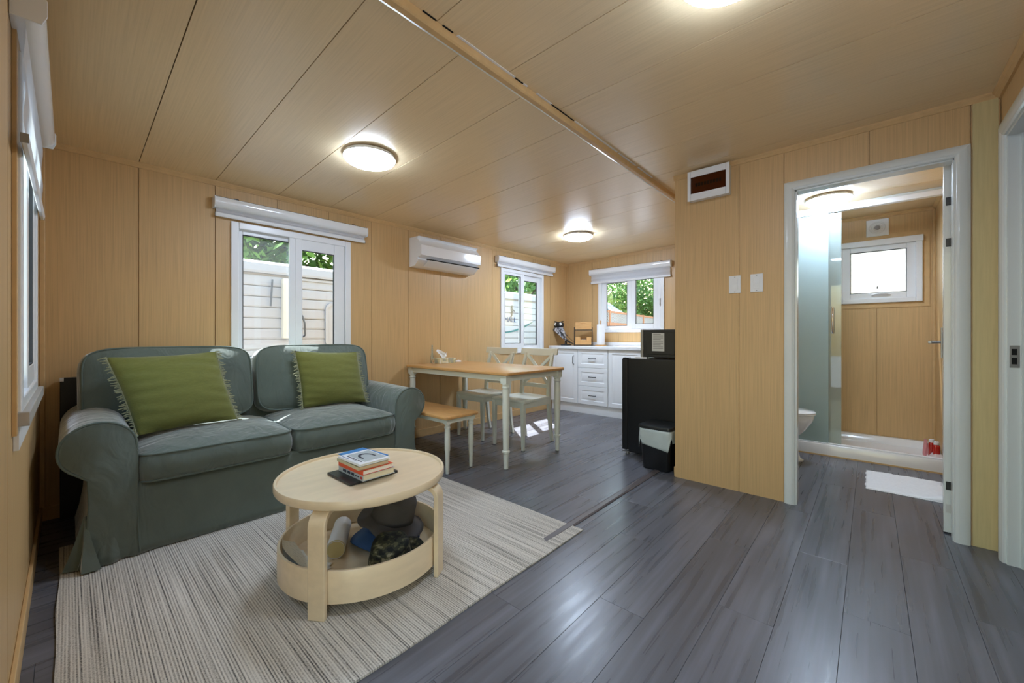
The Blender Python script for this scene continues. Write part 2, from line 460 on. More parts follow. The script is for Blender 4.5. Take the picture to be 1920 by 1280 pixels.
# crown mouldings, baseboards, corner strips
def crown(name, ax, c, sg, u0, u1, z, h=.034, d=.020):
    p = [(c, z), (c+sg*d, z), (c+sg*d, z-h*.25), (c+sg*d*.75, z-h*.45), (c+sg*d*.75, z-h*.55), (c+sg*d*.35, z-h*.85), (c+sg*d*.35, z-h), (c, z-h)]
    return struct(MB().prism(p, ax, u0, u1).build(name, 'trim_wood', smooth=True, angle=25))
crown('trim_4', 'x', A, -1, LX, EX, zc(A) + .001)
mb = MB()
for k, (h0, h1, d) in enumerate(((0, .010, .020), (.010, .019, .014), (.019, .032, .008))):
    y0, y1 = 1.25, A - .02
    mb.add([(EX, y0, zc(y0)-h0), (EX, y1, zc(y1)-h0), (EX-d, y1, zc(y1)-h0), (EX-d, y0, zc(y0)-h0),
            (EX, y0, zc(y0)-h1), (EX, y1, zc(y1)-h1), (EX-d, y1, zc(y1)-h1), (EX-d, y0, zc(y0)-h1)],
           [(0,1,2,3),(4,7,6,5),(0,4,5,1),(1,5,6,2),(2,6,7,3),(3,7,4,0)])
struct(mb.build('trim_5', 'trim_wood'))
crown('trim_6', 'y', PX, -1, RY, 1.085, HC, .03, .018)
crown('trim_7', 'x', RY, 1, LX, PX, HC, .036, .03)
crown('trim_8', 'y', EX, -1, -.43, 1.02, 2.20, .03, .02)
crown('trim_9', 'x', -.432, 1, PX + .06, EX, 2.20, .03, .02)
crown('trim_16', 'y', LX, 1, RY, A, HC, .03, .02)
def base(name, *a): return struct(bx(*a).build(name, 'trim_wood', bevel=.003))
base('baseboard_back', LX, A - .012, 0, EX, A, .078)
base('baseboard_left', LX, .92, 0, LX + .012, A - .012, .085)
base('baseboard_kitchen', PX + .06, 1.08, 0, EX, 1.092, .08)
base('baseboard_end_cap', PX + .008, 1.08, 0, PX + .06, 1.090, .072)
struct(bx(LX, A - .026, .078, LX + .022, A, 2.12).build('trim_10', 'trim_wood', bevel=.004))
struct(bx(EX - .012, A - .012, .9, EX, A, 2.12).build('trim_11', 'trim_wood'))
struct(bx(PX - .006, -.462, 0, PX, -.378, 2.196).build('trim_12', 'column_wood' if 'column_wood' in M_ else 'trim_wood', bevel=.002), 'pale wood strip between the two doorways')
struct(bx(EX - .016, -.432, .1, EX, -.412, 2.17).build('trim_13', 'trim_wood', bevel=.003))

# ------------------------------------------------------------------ windows
def ring(mb, x0, x1, z0, z1, b, y0, y1, bb=None, bt=None):
    bb = b if bb is None else bb; bt = b if bt is None else bt
    mb.box(x0, y0, z0, x0+b, y1, z1); mb.box(x1-b, y0, z0, x1, y1, z1)
    mb.box(x0+b, y0, z0, x1-b, y1, z0+bb); mb.box(x0+b, y0, z1-bt, x1-b, y1, z1)
# local frame: x to the right seen from inside, y outwards, z up; origin at the lower left corner on the wall face
def window(name, label, loc, rotz, w, h, sashes, fb=.05, proud=.018):
    t = bpy.data.objects.new(name, None); COL.objects.link(t); t.location = loc; t.rotation_euler = (0, 0, rotz)
    t['kind'] = 'structure'; t['label'] = label
    mb = MB(); ring(mb, 0, w, 0, h, fb, -proud, .046)
    mb.build('window_frame', 'white_vinyl', t, bevel=.006)
    mb = MB(); ring(mb, fb-.006, w-fb+.006, fb-.006, h-fb+.006, .012, .013, .017); mb.build('track', 'white_plastic', t)
    for (x0, x1, z0, z1, y, b, gm, bb) in sashes:
        mb = MB(); ring(mb, x0, x1, z0, z1, b, y, y+.024, bb=bb)
        s = mb.build('sash', 'white_vinyl', t, bevel=.004)
        mb = MB(); ring(mb, x0+b-.001, x1-b+.001, z0+bb-.001, z1-b+.001, .006, y+.003, y+.021); mb.build('gasket', 'gasket', s)
        bx(x0+b-.002, y+.010, z0+bb-.002, x1-b+.002, y+.014, z1-b+.002).build('pane', gm, s)
    return t
w1 = window('window_1', 'tall white sliding window right behind the sofa', (.788, A, .80), 0, .901, 1.085,
       [(.045, .455, .045, 1.04, .018, .036, 'screen_glass', .045), (.395, .845, .045, 1.04, -.010, .090, 'glass', .09)])
bx(.440, -.014, .045, .492, .004, 1.04).build('mullion', 'white_vinyl', w1, bevel=.004)
w2 = window('window_2', 'tall white sliding window behind the two white chairs', (3.642, A, .823), 0, .882, 1.092,
       [(.040, .425, .04, 1.05, -.010, .036, 'glass', .09), (.395, .84, .04, 1.05, .018, .075, 'glass', .06)], fb=.045)
bx(.415, -.014, .045, .452, .004, 1.05).build('mullion', 'white_vinyl', w2, bevel=.004)
w3 = window('window_3', 'white sliding window above the kitchen counter', (EX, 2.937, 1.10), R(-90), .958, .81,
       [(.05, .50, .04, .77, .018, .068, 'glass', .05), (.505, .878, .04, .77, -.010, .062, 'glass', .075)], fb=.05)
bx(.462, -.014, .045, .512, .004, .77).build('mullion', 'white_vinyl', w3, bevel=.004)
bx(.874, -.012, .045, .912, .040, .765).build('fixed_stile', 'white_vinyl', w3, bevel=.004)
hb = MB(); hb.tube([(.905, -.006, .44), (.905, -.03, .43), (.905, -.032, .36), (.905, -.012, .34)], .009, 8)
hb.build('latch', 'white_plastic', w3, smooth=True)
w4 = window('window_4', 'white window seen edge-on in the left wall under the lowered blind', (LX, 1.90, .80), R(90), .90, 1.10,
       [(.045, .48, .045, 1.05, .018, .05, 'glass', .05), (.42, .855, .045, 1.05, -.010, .06, 'glass', .08)])
sl = bx(-.02, -.034, -.028, .92, -.002, .014).build('window_sill', 'grey_sill' if 'grey_sill' in M_ else 'white_vinyl', w4, bevel=.003)
bx(-.01, -.012, -.10, .91, -.001, -.028).build('apron', 'white_plastic', w4)
tb = MB(); ring(tb, -.05, .95, -.05, 1.15, .05, -.010, -.0005); tb.build('window_casing', 'trim_wood', w4)
# bathroom window: top-hung frosted pane
w5 = window('window_5', 'small frosted window high on the bathroom wall', (EX, .25, 1.36), R(-90), .601, .60,
       [(.043, .558, .043, .557, -.008, .060, 'milk_glass', .055)], fb=.045, proud=.026)
bx(-.004, -.034, .545, .605, -.024, .60).build('top_trim', 'white_vinyl', w5, bevel=.004)
hb = MB(); hb.tube([(.26, -.012, .075), (.29, -.030, .085), (.36, -.030, .085), (.39, -.012, .075)], .008, 8); hb.build('handle', 'white_plastic', w5, smooth=True)
hb = MB(); hb.tube([(.30, -.004, .52), (.30, -.006, .16)], .0014, 6); hb.lathe([(.002, .02), (.006, .012), (.007, 0), (.003, -.008)], 8, (.30, -.006, .142)); hb.build('pull_cord', 'grey_metal', w5)
tb = MB(); ring(tb, -.045, .646, -.045, .645, .045, -.006, -.0005); tb.build('window_casing', 'trim_wood', w5)
# unseen bedroom window, added so daylight comes through the right doorway
w6 = window('added_window', 'unseen bedroom window added beyond the right doorway for daylight', (4.95, -2.6, .8), R(180), 1.3, 1.15, [(.045, .70, .045, 1.105, .018, .05, 'glass', .05), (.60, 1.255, .045, 1.105, -.010, .05, 'glass', .05)])
# out-of-view glazed doors beside the camera, added to let daylight in
d3 = bpy.data.objects.new('added_door', None); COL.objects.link(d3); d3.location = (LX, -.42, 0); d3.rotation_euler = (0, 0, R(90)); d3['kind'] = 'structure'; d3['label'] = 'unseen glazed white doors added beside the camera for daylight'
mb = MB(); ring(mb, 0, 1.32, 0, 2.06, .04, 0, .088, bb=.02); mb.build('door_frame', 'white_vinyl', d3, bevel=.004)
for x0 in (.042, .662):
    mb = MB(); ring(mb, x0, x0+.616, .025, 2.018, .07, .03, .075, bb=.12); s = mb.build('door_leaf', 'white_vinyl', d3, bevel=.004)
    bx(x0+.068, .050, .143, x0+.548, .055, 1.95).build('pane', 'glass', s)

# ------------------------------------------------------------------ bathroom doorway and bedroom doorway
def casing_prof(w, d):     # cross-section of a moulded casing: u across, v proud
    return [(0, 0), (0, d*.55), (w*.10, d*.8), (w*.22, d*.85), (w*.3, d), (w*.6, d), (w*.85, d*.8), (w, d*.5), (w, 0)]
d1 = bpy.data.objects.new('door_1', None); COL.objects.link(d1); d1.location = (PX, 0, 0); d1['kind'] = 'structure'; d1['label'] = 'white bathroom doorway with its door standing open inwards'
yl, yr, zt, cw, cd = .346, -.316, 1.945, .056, .020
pr = casing_prof(cw, cd)
mb = MB(); mb.loft([[(-v, yl+u, z) for u, v in pr] if z == 0 else [(-v, yl+u, zt+u) for u, v in pr] for z in (0, 1)]); mb.build('casing', 'casing', d1, smooth=True, angle=30)
mb = MB(); mb.loft([[(-v, yr-u, 0) for u, v in pr], [(-v, yr-u, zt+u) for u, v in pr]]); mb.build('casing', 'casing', d1, smooth=True, angle=30)
mb = MB(); mb.loft([[(-v, yl+u, zt+u) for u, v in pr], [(-v, yr-u, zt+u) for u, v in pr]]); mb.build('casing', 'casing', d1, smooth=True, angle=30)
mb = MB(); mb.box(-.002, yl-.008, 0, .075, yl+.004, zt+.004); mb.box(-.002, yr-.002, 0, .062, yr+.004, zt); mb.box(-.002, yl, zt-.008, .075, yr, zt+.004); mb.build('jamb', 'casing', d1)
lf = MB(); lf.box(0, -.040, 0, .62, 0, 1.99)
leaf = lf.build('door_leaf', 'casing', d1, bevel=.003, loc=(.095, -.2885, .006), rot=(0, 0, R(-5.0)))
for z in (1.748, 1.531, .247):
    h = MB(); h.box(-.0035, -.046, z-.022, .002, -.008, z+.022); h.box(-.0035, -.052, z-.05, .006, -.044, z+.022)
    h.build('hinge', 'black_plastic', leaf, bevel=.003)
sk = MB(); sk.box(-.001, -.035, .105, .0005, -.008, .150); sk.build('sticker', 'label_paper', leaf)
for sy in (1, -1):
    y0 = .0 if sy == 1 else -.040
    h = MB(); h.box(.545, y0, .90, .585, y0+sy*.008, 1.09)
    h.tube([(.565, y0+sy*.006, 1.0), (.565, y0+sy*.05, 1.0), (.55, y0+sy*.055, 1.0), (.46, y0+sy*.055, 1.0)], .009, 10)
    h.build('lever_handle', 'grey_metal', leaf, bevel=.002)
d2 = bpy.data.objects.new('door_2', None); COL.objects.link(d2); d2.location = (2.872, RY, 0); d2['kind'] = 'structure'; d2['label'] = 'white framed bedroom doorway at the right edge'
pr2 = casing_prof(.078, .024)
mb = MB(); mb.loft([[(u, v, 0) for u, v in pr2], [(u, v, 1.965+u) for u, v in pr2]]); mb.build('casing', 'casing', d2, smooth=True, angle=30)
mb = MB(); mb.loft([[(-.772-u, v, 0) for u, v in pr2], [(-.772-u, v, 1.965+u) for u, v in pr2]]); mb.build('casing', 'casing', d2, smooth=True, angle=30)
mb = MB(); mb.loft([[(u, v, 1.965+u) for u, v in pr2], [(-.772-u, v, 1.965+u) for u, v in pr2]]); mb.build('casing', 'casing', d2, smooth=True, angle=30)
mb = MB(); mb.box(-.012, -.10, 0, .004, .006, 1.97); mb.box(-.776, -.10, 0, -.76, .006, 1.97); mb.box(-.76, -.10, 1.953, -.012, .006, 1.97)
mb.box(-.024, -.062, 0, -.012, -.034, 1.953); mb.build('jamb', 'casing', d2)
sp = MB(); sp.box(-.0145, -.030, .90, -.012, 0.0, 1.0); s = sp.build('strike_plate', 'grey_metal', d2, bevel=.001)
h = MB(); h.box(-.0150, -.022, .915, -.0143, -.006, .945); h.box(-.0150, -.022, .957, -.0143, -.006, .985); h.build('strike_hole', 'dark_gap', s)

# ------------------------------------------------------------------ roller blinds
def blind(label, loc, rotz, L, drop, bar=True):
    t = thing('roller_blind', label, 'blind', loc, rotz, 'roller blinds above the windows')
    # profile (y inwards is negative, z)
    p = [(0, 0), (-.052, 0), (-.060, -.006)] + arc(-.036, -.036, .034, .030, 20, -80, 8) + [(-.028, -.070), (0, -.074)]
    prf = [(0, 0), (-.062, 0), (-.066, -.010), (-.066, -.044), (-.056, -.062), (-.034, -.072), (0, -.074)]
    mb = MB(); mb.prism(prf, 'x', .006, L - .006); mb.build('cassette', 'white_gloss', t, smooth=True, angle=50)
    mb = MB(); mb.box(.010, -.060, 0, L-.010, -.004, .003); mb.build('top_rail', 'gasket', t)
    for x0 in (0, L - .006):
        mb = MB(); mb.prism([(0, .003), (-.066, .003), (-.070, -.006), (-.070, -.050), (-.060, -.076), (0, -.078)], 'x', x0, x0 + .006); mb.build('end_cap', 'white_plastic', t, bevel=.002)
    for x0 in (.12, L - .14):
        bx(x0, -.050, .003, x0+.028, -.010, .011).build('bracket', 'black_plastic', t)
    mb = MB()
    rows = []
    for i in range(2):
        y = -.026
        rows.append([(.014, y, -.066 if i == 0 else -drop), (L-.014, y, -.066 if i == 0 else -drop)])
    g = []; n = 12
    for i in range(n+1):
        z = -.066 - (drop-.066)*i/n; o_ = -.027 - .0025*math.sin(i*1.1)
        g += [(.016, o_, z), (L-.016, o_, z)]
    mb.add(g, [(2*i, 2*i+1, 2*i+3, 2*i+2) for i in range(n)])
    mb.build('fabric', 'blind_fabric', t)
    mb = MB(); mb.prism([(-.020, -drop+.006), (-.034, -drop+.006), (-.036, -drop-.004), (-.032, -drop-.022), (-.022, -drop-.022), (-.018, -drop-.004)], 'x', .014, L - .014)
    mb.build('bottom_rail', 'white_plastic', t, bevel=.002)
    for x0 in (.010, L-.014): bx(x0, -.035, -drop-.021, x0+.004, -.019, -drop+.005).build('rail_cap', 'grey_metal', t)
    return t
blind('narrow rolled-up white blind over the tall window behind the sofa', (.68, A-.001, 2.028), 0, 1.146, .110)
blind('rolled-up white blind over the window behind the chairs', (3.545, A-.001, 2.045), 0, 1.19, .105)
blind('white blind half lowered over the kitchen window', (EX-.001, 3.06, 2.010), R(-90), 1.18, .180)
blind('white blind lowered part way on the left wall, seen edge-on', (LX+.001, 1.76, 2.008), R(90), 1.14, .40)
# ------------------------------------------------------------------ ceiling lamps
def emis(name, col, s):
    m, n, l, b = nodes(name)
    b.inputs['Base Color'].default_value = (.9, .9, .9, 1); b.inputs['Emission Color'].default_value = col; b.inputs['Emission Strength'].default_value = s
    b.inputs['Roughness'].default_value = .3
emis('lamp_glow', (.65, .79, 1.0, 1), LAMP); emis('lamp_glow_kitchen', (.65, .79, 1.0, 1), LAMP*2.1); emis('lamp_glow_bath', (.65, .79, 1.0, 1), LAMP*1.35)
def lamp(label, loc, r=.158, glow='lamp_glow'):
    t = thing('ceiling_lamp', label, 'lamp', loc, 0, 'round white ceiling lamps')
    MB().lathe([(r*.93, 0), (r*.98, -.004), (r, -.012), (r, -.020), (r*.97, -.024)], 48).build('lamp_base', 'white_plastic', t, smooth=True)
    pf = [(r*.985*math.cos(a), -.022 - .044*math.sin(a)) for a in [R(q) for q in range(0, 90, 9)]] + [(.002, -.066)]
    MB().lathe(pf, 48).build('diffuser', glow, t, smooth='all')
    return t
lamp('lit round white ceiling lamp above the sofa', (1.275, 2.36, zc(2.36)))
lamp('lit round white ceiling lamp near the kitchen corner', (3.83, 2.445, zc(2.445)), glow='lamp_glow_kitchen')
lamp('lit round white ceiling lamp cut off by the top edge of the picture', (1.385, .325, HC))
lamp('lit round white ceiling lamp inside the bathroom', (4.235, .26, 2.20), glow='lamp_glow_bath')

# ------------------------------------------------------------------ rug
rg = MB(); NX, NY = 60, 40
x0, x1, y0, y1 = -.030, 1.842, 1.145, 2.95
def rz(x, y): return .006 + .0022*noise.noise(Vector((x*3.1, y*3.7, 1)))
top = [[(x0+(x1-x0)*i/NX + (.008*noise.noise(Vector((0, y0+(y1-y0)*j/NY*3, 5))) if i in (0, NX) else 0),
         y0+(y1-y0)*j/NY + (.006*noise.noise(Vector((x0+(x1-x0)*i/NX*3, 0, 9))) if j in (0, NY) else 0), 0) for j in range(NY+1)] for i in range(NX+1)]
vs = [(p[0], p[1], rz(p[0], p[1]) + .002) for r_ in top for p in r_]; n0 = len(vs)
fs = [(i*(NY+1)+j, (i+1)*(NY+1)+j, (i+1)*(NY+1)+j+1, i*(NY+1)+j+1) for i in range(NX) for j in range(NY)]
edge = [(i, 0) for i in range(NX)] + [(NX, j) for j in range(NY)] + [(NX-i, NY) for i in range(NX)] + [(0, NY-j) for j in range(NY)]
eb = [(top[i][j][0], top[i][j][1], .0008) for i, j in edge]; vs += eb
for k, (i, j) in enumerate(edge):
    i2, j2 = edge[(k+1) % len(edge)]; k2 = (k+1) % len(edge)
    fs.append((i*(NY+1)+j, i2*(NY+1)+j2, n0+k2, n0+k))
o = rg.add(vs, fs).build('area_rug', 'rug', smooth=True)
tag(o, 'beige and dark flecked flatweave rug under the coffee table', 'rug')

# ------------------------------------------------------------------ sofa
SX, SYF = .907, 2.59                                  # centre x, front y
sofa = thing('sofa', 'grey green two-seat sofa with rolled arms and a skirted cover', 'sofa', (SX, 3.0, 0))
def sup(w, d, p, N):
    o = []
    for k in range(N):
        a = 2*PI*k/N; c, s = math.cos(a), math.sin(a)
        o.append((w/2*math.copysign(abs(c)**(2/p), c), d/2*math.copysign(abs(s)**(2/p), s)))
    return o
def cushion(w, d, h, ct, cb, M, p=6, N=96, wr=.004, seed=0, sag=0, pipes=(1, -1), pr=.0055, fold=0):
    o2 = sup(w, d, p, N); rings = []; ks = [.04, .15, .3, .45, .6, .72, .82, .90, .955, .985]
    def nz(x, y, z): return noise.noise(Vector((x*7+seed, y*7, z*7))) + .5*noise.noise(Vector((x*16, y*16+seed, z*16)))
    def ringf(s, z, up):
        r_ = []
        for x, y in o2:
            q = wr*nz(x*s, y*s, z)
            edge_dip = 0
            r_.append(Vector((x*s, y*s, z + (q if up else 0))))
        return r_
    for s in ks: rings.append(ringf(s, -h/2 - cb*(1 - s**3), True))
    nside = 6
    for i in range(nside+1):
        u = i/nside; z = -h/2 + h*u; bul = .010*math.sin(PI*u)
        r_ = []
        for x, y in o2:
            k = 1 + bul/ (0.5*max(w, d)); f_ = fold*math.sin(PI*u)*(math.sin(x*85+seed)+.6*math.sin(x*140+2))
            v = Vector((x*k, y*k, z)); nrm = Vector((x/w/w, y/d/d, 0)); nrm.normalize()
            v += nrm*(bul*.6 + f_ + wr*.8*nz(x, y, z))
            r_.append(v)
        rings.append(r_)
    for s in reversed(ks): rings.append(ringf(s, h/2 + ct*(1 - s**3), True))
    rings = [[M @ p_ for p_ in r_] for r_ in rings]
    mb = MB(); mb.loft(rings)
    pipe = []
    for sg in pipes:
        pts = [M @ Vector((x*1.004, y*1.004, sg*h/2)) for x, y in o2]
        pipe.append(MB().tube(pts, pr, 6, closed=True))
    return mb, pipe
def put_cushion(name, *a, **k):
    mb, pipes = cushion(*a, **k)
    c = mb.build(name, 'sofa', sofa, smooth='all')
    for p in pipes: p.build('piping', 'sofa_pipe', c, smooth='all')
    return c
# local coordinates: x across, y depth (front negative), origin at (SX, 3.0)
fy = SYF - 3.0
for s, cx in ((0, -.348), (1, .348)):
    put_cushion('seat_cushion', .690, .66, .128, .050, .0, T((cx, fy + .30, .415), rx=1.0), p=9, seed=s*3+1, fold=.004, wr=.005)
put_cushion('back_cushion', .785, .46, .15, .055, .02, T((-.470, .195, .735), rx=79, rz=2), p=6, seed=5, wr=.007)
put_cushion('back_cushion', .785, .46, .15, .055, .02, T((.355, .195, .735), rx=79, rz=-2), p=6, seed=9, wr=.007)
# arms: rolled section swept front to back
def arm_sec(sg, y, k=1.0, dz=0):
    pts = [(-.692, .02), (-.692, .25), (-.692, .50)]
    pts += arc(-.817, .532+dz, .125*k, .120*k, 0, 236, 22)[0:]
    pts += [(-.850, .40), (-.846, .30), (-.852, .18), (-.868, .08), (-.885, .015)]
    return [Vector((sg*x, y, z)) for x, z in pts]
for sg in (1, -1):
    mb = MB(); rings = []
    ys = [fy - .012, fy - .004, fy + .02, fy + .12, fy + .3, fy + .5, fy + .70, fy + .78]
    for i, y in enumerate(ys):
        sec = arm_sec(sg, y, k=(.94 if i == 0 else .985 if i == 1 else 1.0), dz=.012*min(1, max(0, (y-fy)/.5)))
        sec = [p_ + Vector((.004*noise.noise(p_*9), 0, .003*noise.noise(p_*8+Vector((3,1,0))))) for p_ in sec]
        rings.append(sec)
    mb.loft(rings)
    a = mb.build('arm', 'sofa', sofa, smooth=True, angle=55)
    pts = [p_ + Vector((0, -.006, 0)) for p_ in arm_sec(sg, fy, 1.0)]
    MB().tube(pts[1:-1], .006, 6).build('piping', 'sofa_pipe', a, smooth='all')
# base cover with a loose skirt
def skirt_ring(z):
    t = 1 - z/.36; N = 260; o = sup(1.70, .78, 14, N); r_ = []
    for k, (x, y) in enumerate(o):
        fl = .012*t*t + .006*t*t*math.sin(k*.55) + .004*t*noise.noise(Vector((x*9, y*9, z*3)))
        cnr = max(0, 1 - abs(abs(x) - .82)/.14) * (1 if y < 0 else .4)
        fl += .030*cnr*t**2.2 + .018*cnr*t**2*math.sin(x*62)
        nx, ny = (x/.85)**13/.85, (y/.39)**13/.39; L = math.hypot(nx, ny) or 1
        fl = min(fl, .045)
        r_.append(Vector((x + nx/L*fl, y - .0 + ny/L*fl, z)))
    return [Vector((p_.x, p_.y + fy + .388, p_.z)) for p_ in r_]
mb = MB(); mb.loft([skirt_ring(z) for z in (.012, .05, .09, .13, .18, .23, .29, .345)])
mb.build('skirt', 'sofa', sofa, smooth='all')
for x in (-.690, .690):
    MB().tube([(x, fy-.006, .34), (x, fy-.008, .2), (x+.004, fy-.014, .08), (x+.008, fy-.020, .02)], .0035, 6).build('seam', 'sofa_pipe', sofa, smooth='all')
# corner kick pleats
for sg in (-1, 1):
    mb = MB(); rings = []
    for z, wd, out in ((.24, .004, 0), (.18, .022, .010), (.12, .040, .022), (.06, .060, .036), (.014, .078, .048)):
        c = Vector((sg*.862, fy + .006, z))
        dirv = Vector((sg*.8, -.6, 0)); side = Vector((.6*sg, .8, 0))
        rings.append([c + side*wd, c + dirv*out + side*wd*.6, c + dirv*out*.35, c + dirv*out - side*wd*.6, c - side*wd*1.1, c - dirv*.02])
    mb.loft(rings); mb.build('kick_pleat', 'sofa', sofa, smooth=True, angle=60)
# back frame
mb = MB(); mb.prism([(fy+.60, .05), (fy+.56, .30), (fy+.62, .74)] + arc(fy+.70, .77, .08, .06, 180, 0, 8) + [(fy+.79, .70), (fy+.80, .05)], 'x', -.80, .80)
mb.build('back_frame', 'sofa', sofa, bevel=.01)

# throw pillows
def pillow(label, corners, thick, seed):
    """corners: bottom-left, bottom-right, top-right, top-left (world)"""
    c = [Vector(p) for p in corners]; ctr = sum(c, Vector())/4
    t = thing('throw_pillow', label, 'pillow', ctr, 0, 'green throw pillows on the sofa')
    c = [p - ctr for p in c]
    nrm = (c[1]-c[0]).cross(c[3]-c[0]); nrm.normalize()
    N = 30; G = []
    for sgn in (1, -1):
        g = []
        for i in range(N+1):
            for j in range(N+1):
                u, v = i/N, j/N; a, b = 2*u-1, 2*v-1
                pin = 1 - .05*(1-a*a)*abs(b)**3 
                p = c[0]*(1-u)*(1-v) + c[1]*u*(1-v) + c[2]*u*v + c[3]*(1-u)*v
                ctr2 = Vector((0, 0, 0))
                p = p*(1 - .045*((1-a*a)*b*b + (1-b*b)*a*a))
                h = thick*((1-a*a)**.55)*((1-b*b)**.55)
                wr = .006*noise.noise(Vector((a*1.6+seed, b*7, seed)))*(1-b*b)**.4*(1-a*a)**.2 + .006*abs(a)**2*math.sin(b*22+seed+3*a)*(1-a*a)**.3
                g.append(p + nrm*(sgn*(h + (wr if sgn == 1 else 0))))
        G.append(g)
    mb = MB()
    for sgn, g in zip((1, -1), G):
        mb.add(g, [(i*(N+1)+j, (i+1)*(N+1)+j, (i+1)*(N+1)+j+1, i*(N+1)+j+1) for i in range(N) for j in range(N)])
    o = mb.build('cover', 'pillow', t, smooth='all')
    bm = bmesh.new(); bm.from_mesh(o.data); bmesh.ops.remove_doubles(bm, verts=bm.verts, dist=.0004); bmesh.ops.recalc_face_normals(bm, faces=bm.faces); bm.to_mesh(o.data); bm.free()
    rnd = random.Random(seed)
    for e0, e1, out in ((c[0], c[3], c[0]-c[1]), (c[1], c[2], c[1]-c[0])):
        out = out.normalized(); mb = MB(); K = 58
        for k in range(K+1):
            v = k/K; b = 2*v-1
            p = e0.lerp(e1, v); p = p*(1 - .045*(1-b*b))
            d = out*(.014+.014*rnd.random()) + Vector((rnd.uniform(-.010, .010), rnd.uniform(-.008, .008), rnd.uniform(-.014, .004)))
            mid = p + d*.55 + Vector((0, 0, rnd.uniform(-.004, .004)))
            mb.tube([p - out*.006, mid, p + d], .0036, 5, r1=.0026)
        mb.tube([(e0.lerp(e1, q/20))*(1 - .045*(1-(2*q/20-1)**2)) for q in range(21)], .0035, 6)
        f = mb.build('fringe', 'fringe', t, smooth=True); f['label'] = 'pale cotton fringe along the pillow edge'
    return t
pillow('wide green fringed throw pillow leaning on the left half of the sofa', [(.235, 2.83, .525), (.690, 2.87, .538), (.612, 3.02, .948), (.128, 3.02, .930)], .085, 2)
pillow('green fringed throw pillow at the right end of the sofa', [(1.105, 2.985, .535), (1.565, 2.945, .530), (1.545, 3.06, .918), (1.075, 3.06, .938)], .080, 6)

# black case between sofa and wall
cs = thing('black_case', 'flat black case standing behind the left sofa arm', 'case', (.06, 3.435, 0))
bx(-.095, -.022, 0, .30, .022, .805).build('shell', 'black_plastic', cs, bevel=.004)
bx(-.096, -.024, .785, -.080, -.010, .806).build('corner_cap', 'white_plastic', cs)

# ------------------------------------------------------------------ coffee table
CT = (.895, 1.706)
ct = thing('coffee_table', 'round birch coffee table with a storage tray below', 'table', (*CT, .008))
def disc_prof(r, z0, z1, lip=0): return [(.001, z0), (r-.004, z0), (r, z0+.004), (r, z1-.003), (r-.003, z1)]
MB().lathe([(.001, .392), (.345, .392), (.353, .396), (.356, .402), (.356, .425), (.353, .429), (.346, .429), (.344, .426), (.343, .4185), (.001, .4185)], 96).build('table_top', 'birch', ct, smooth=True, angle=50)
MB().lathe([(.001, .045), (.336, .045), (.342, .048), (.342, .166), (.340, .169), (.331, .169), (.329, .166), (.329, .058), (.001, .058)], 96).build('tray', 'birch', ct, smooth=True, angle=50)
for k, an in enumerate((215.5, 301, 35, 124)):
    a = R(an); M = T((0, 0, 0), rz=an)
    # bent ply leg: section in (r, z), swept across its width
    ro = [(.366, .0), (.3665, .10), (.3665, .30)] + arc(.3065, .3315, .060, .0605, 0, 90, 8) + [(.24, .392)]
    ri = [(.24, .372), (.3065, .372)] + list(reversed(arc(.3065, .3315, .040, .0405, 0, 90, 8)))[1:] + [(.3445, .30), (.3445, .10), (.346, .0)]
    poly = ro + ri; hw = .033
    mb = MB(); mb.loft([[M @ Vector((r_, s, z)) for r_, z in poly] for s in (-hw, hw)])
    mb.build('leg', 'birch', ct, bevel=.004)
TZ = .008 + .4185 + .0005     # table surface height (inside the lip)

# books on the table
def book(label, cx, cy, z, w, d, h, rz_, cover, pages='page', spine=None, group='books stacked on the coffee table', floppy=False, top=None):
    """w along local x, d along local y (spine on local -x side)"""
    t = thing('book', label, 'book', (cx, cy, z), R(rz_), group)
    ch = .0022 if not floppy else .0012
    bx(-w/2+.003, -d/2+.004, ch, w/2-.004, d/2-.004, h-ch).build('pages', pages, t)
    mb = MB(); mb.box(-w/2, -d/2, 0, w/2, d/2, ch); mb.box(-w/2, -d/2, h-ch, w/2, d/2, h); mb.box(-w/2-.0015, -d/2, 0, -w/2+.002, d/2, h)
    mb.build('cover', cover, t, bevel=.0008)
    return t
pm('page', srgb(222, 210, 180), .85, var=.06, scale=1, stretch=(1, 1, 400))
pm('page_white', srgb(230, 226, 212), .85, var=.04, stretch=(1, 1, 400))
pm('c_black', srgb(28, 30, 34), .35, var=.1); pm('c_grey', srgb(176, 184, 186), .5); pm('c_orange', srgb(214, 78, 36), .45, var=.05)
pm('c_cream', srgb(196, 186, 150), .5); pm('c_blue', srgb(30, 130, 200), .35, var=.1); pm('c_white', srgb(232, 234, 238), .4)
pm('ink', srgb(40, 44, 60), .6); pm('ink_red', srgb(190, 60, 50), .6); pm('ink_blue', srgb(70, 100, 150), .6)
def lettering(txt, size, loc, rot, mat, parent, name='lettering', ext=.0003):
    cu = bpy.data.curves.new(name, 'FONT'); cu.body = txt; cu.size = size; cu.extrude = ext; cu.align_x = 'CENTER'; cu.align_y = 'CENTER'
    o = bpy.data.objects.new(name, cu); COL.objects.link(o)
    dg = bpy.context.evaluated_depsgraph_get(); me = bpy.data.meshes.new_from_object(o.evaluated_get(dg))
    bpy.data.objects.remove(o)
    o = bpy.data.objects.new(name, me); COL.objects.link(o); me.materials.clear(); me.materials.append(M_[mat])
    o.parent = parent; o.location = loc; o.rotation_euler = rot
    return o
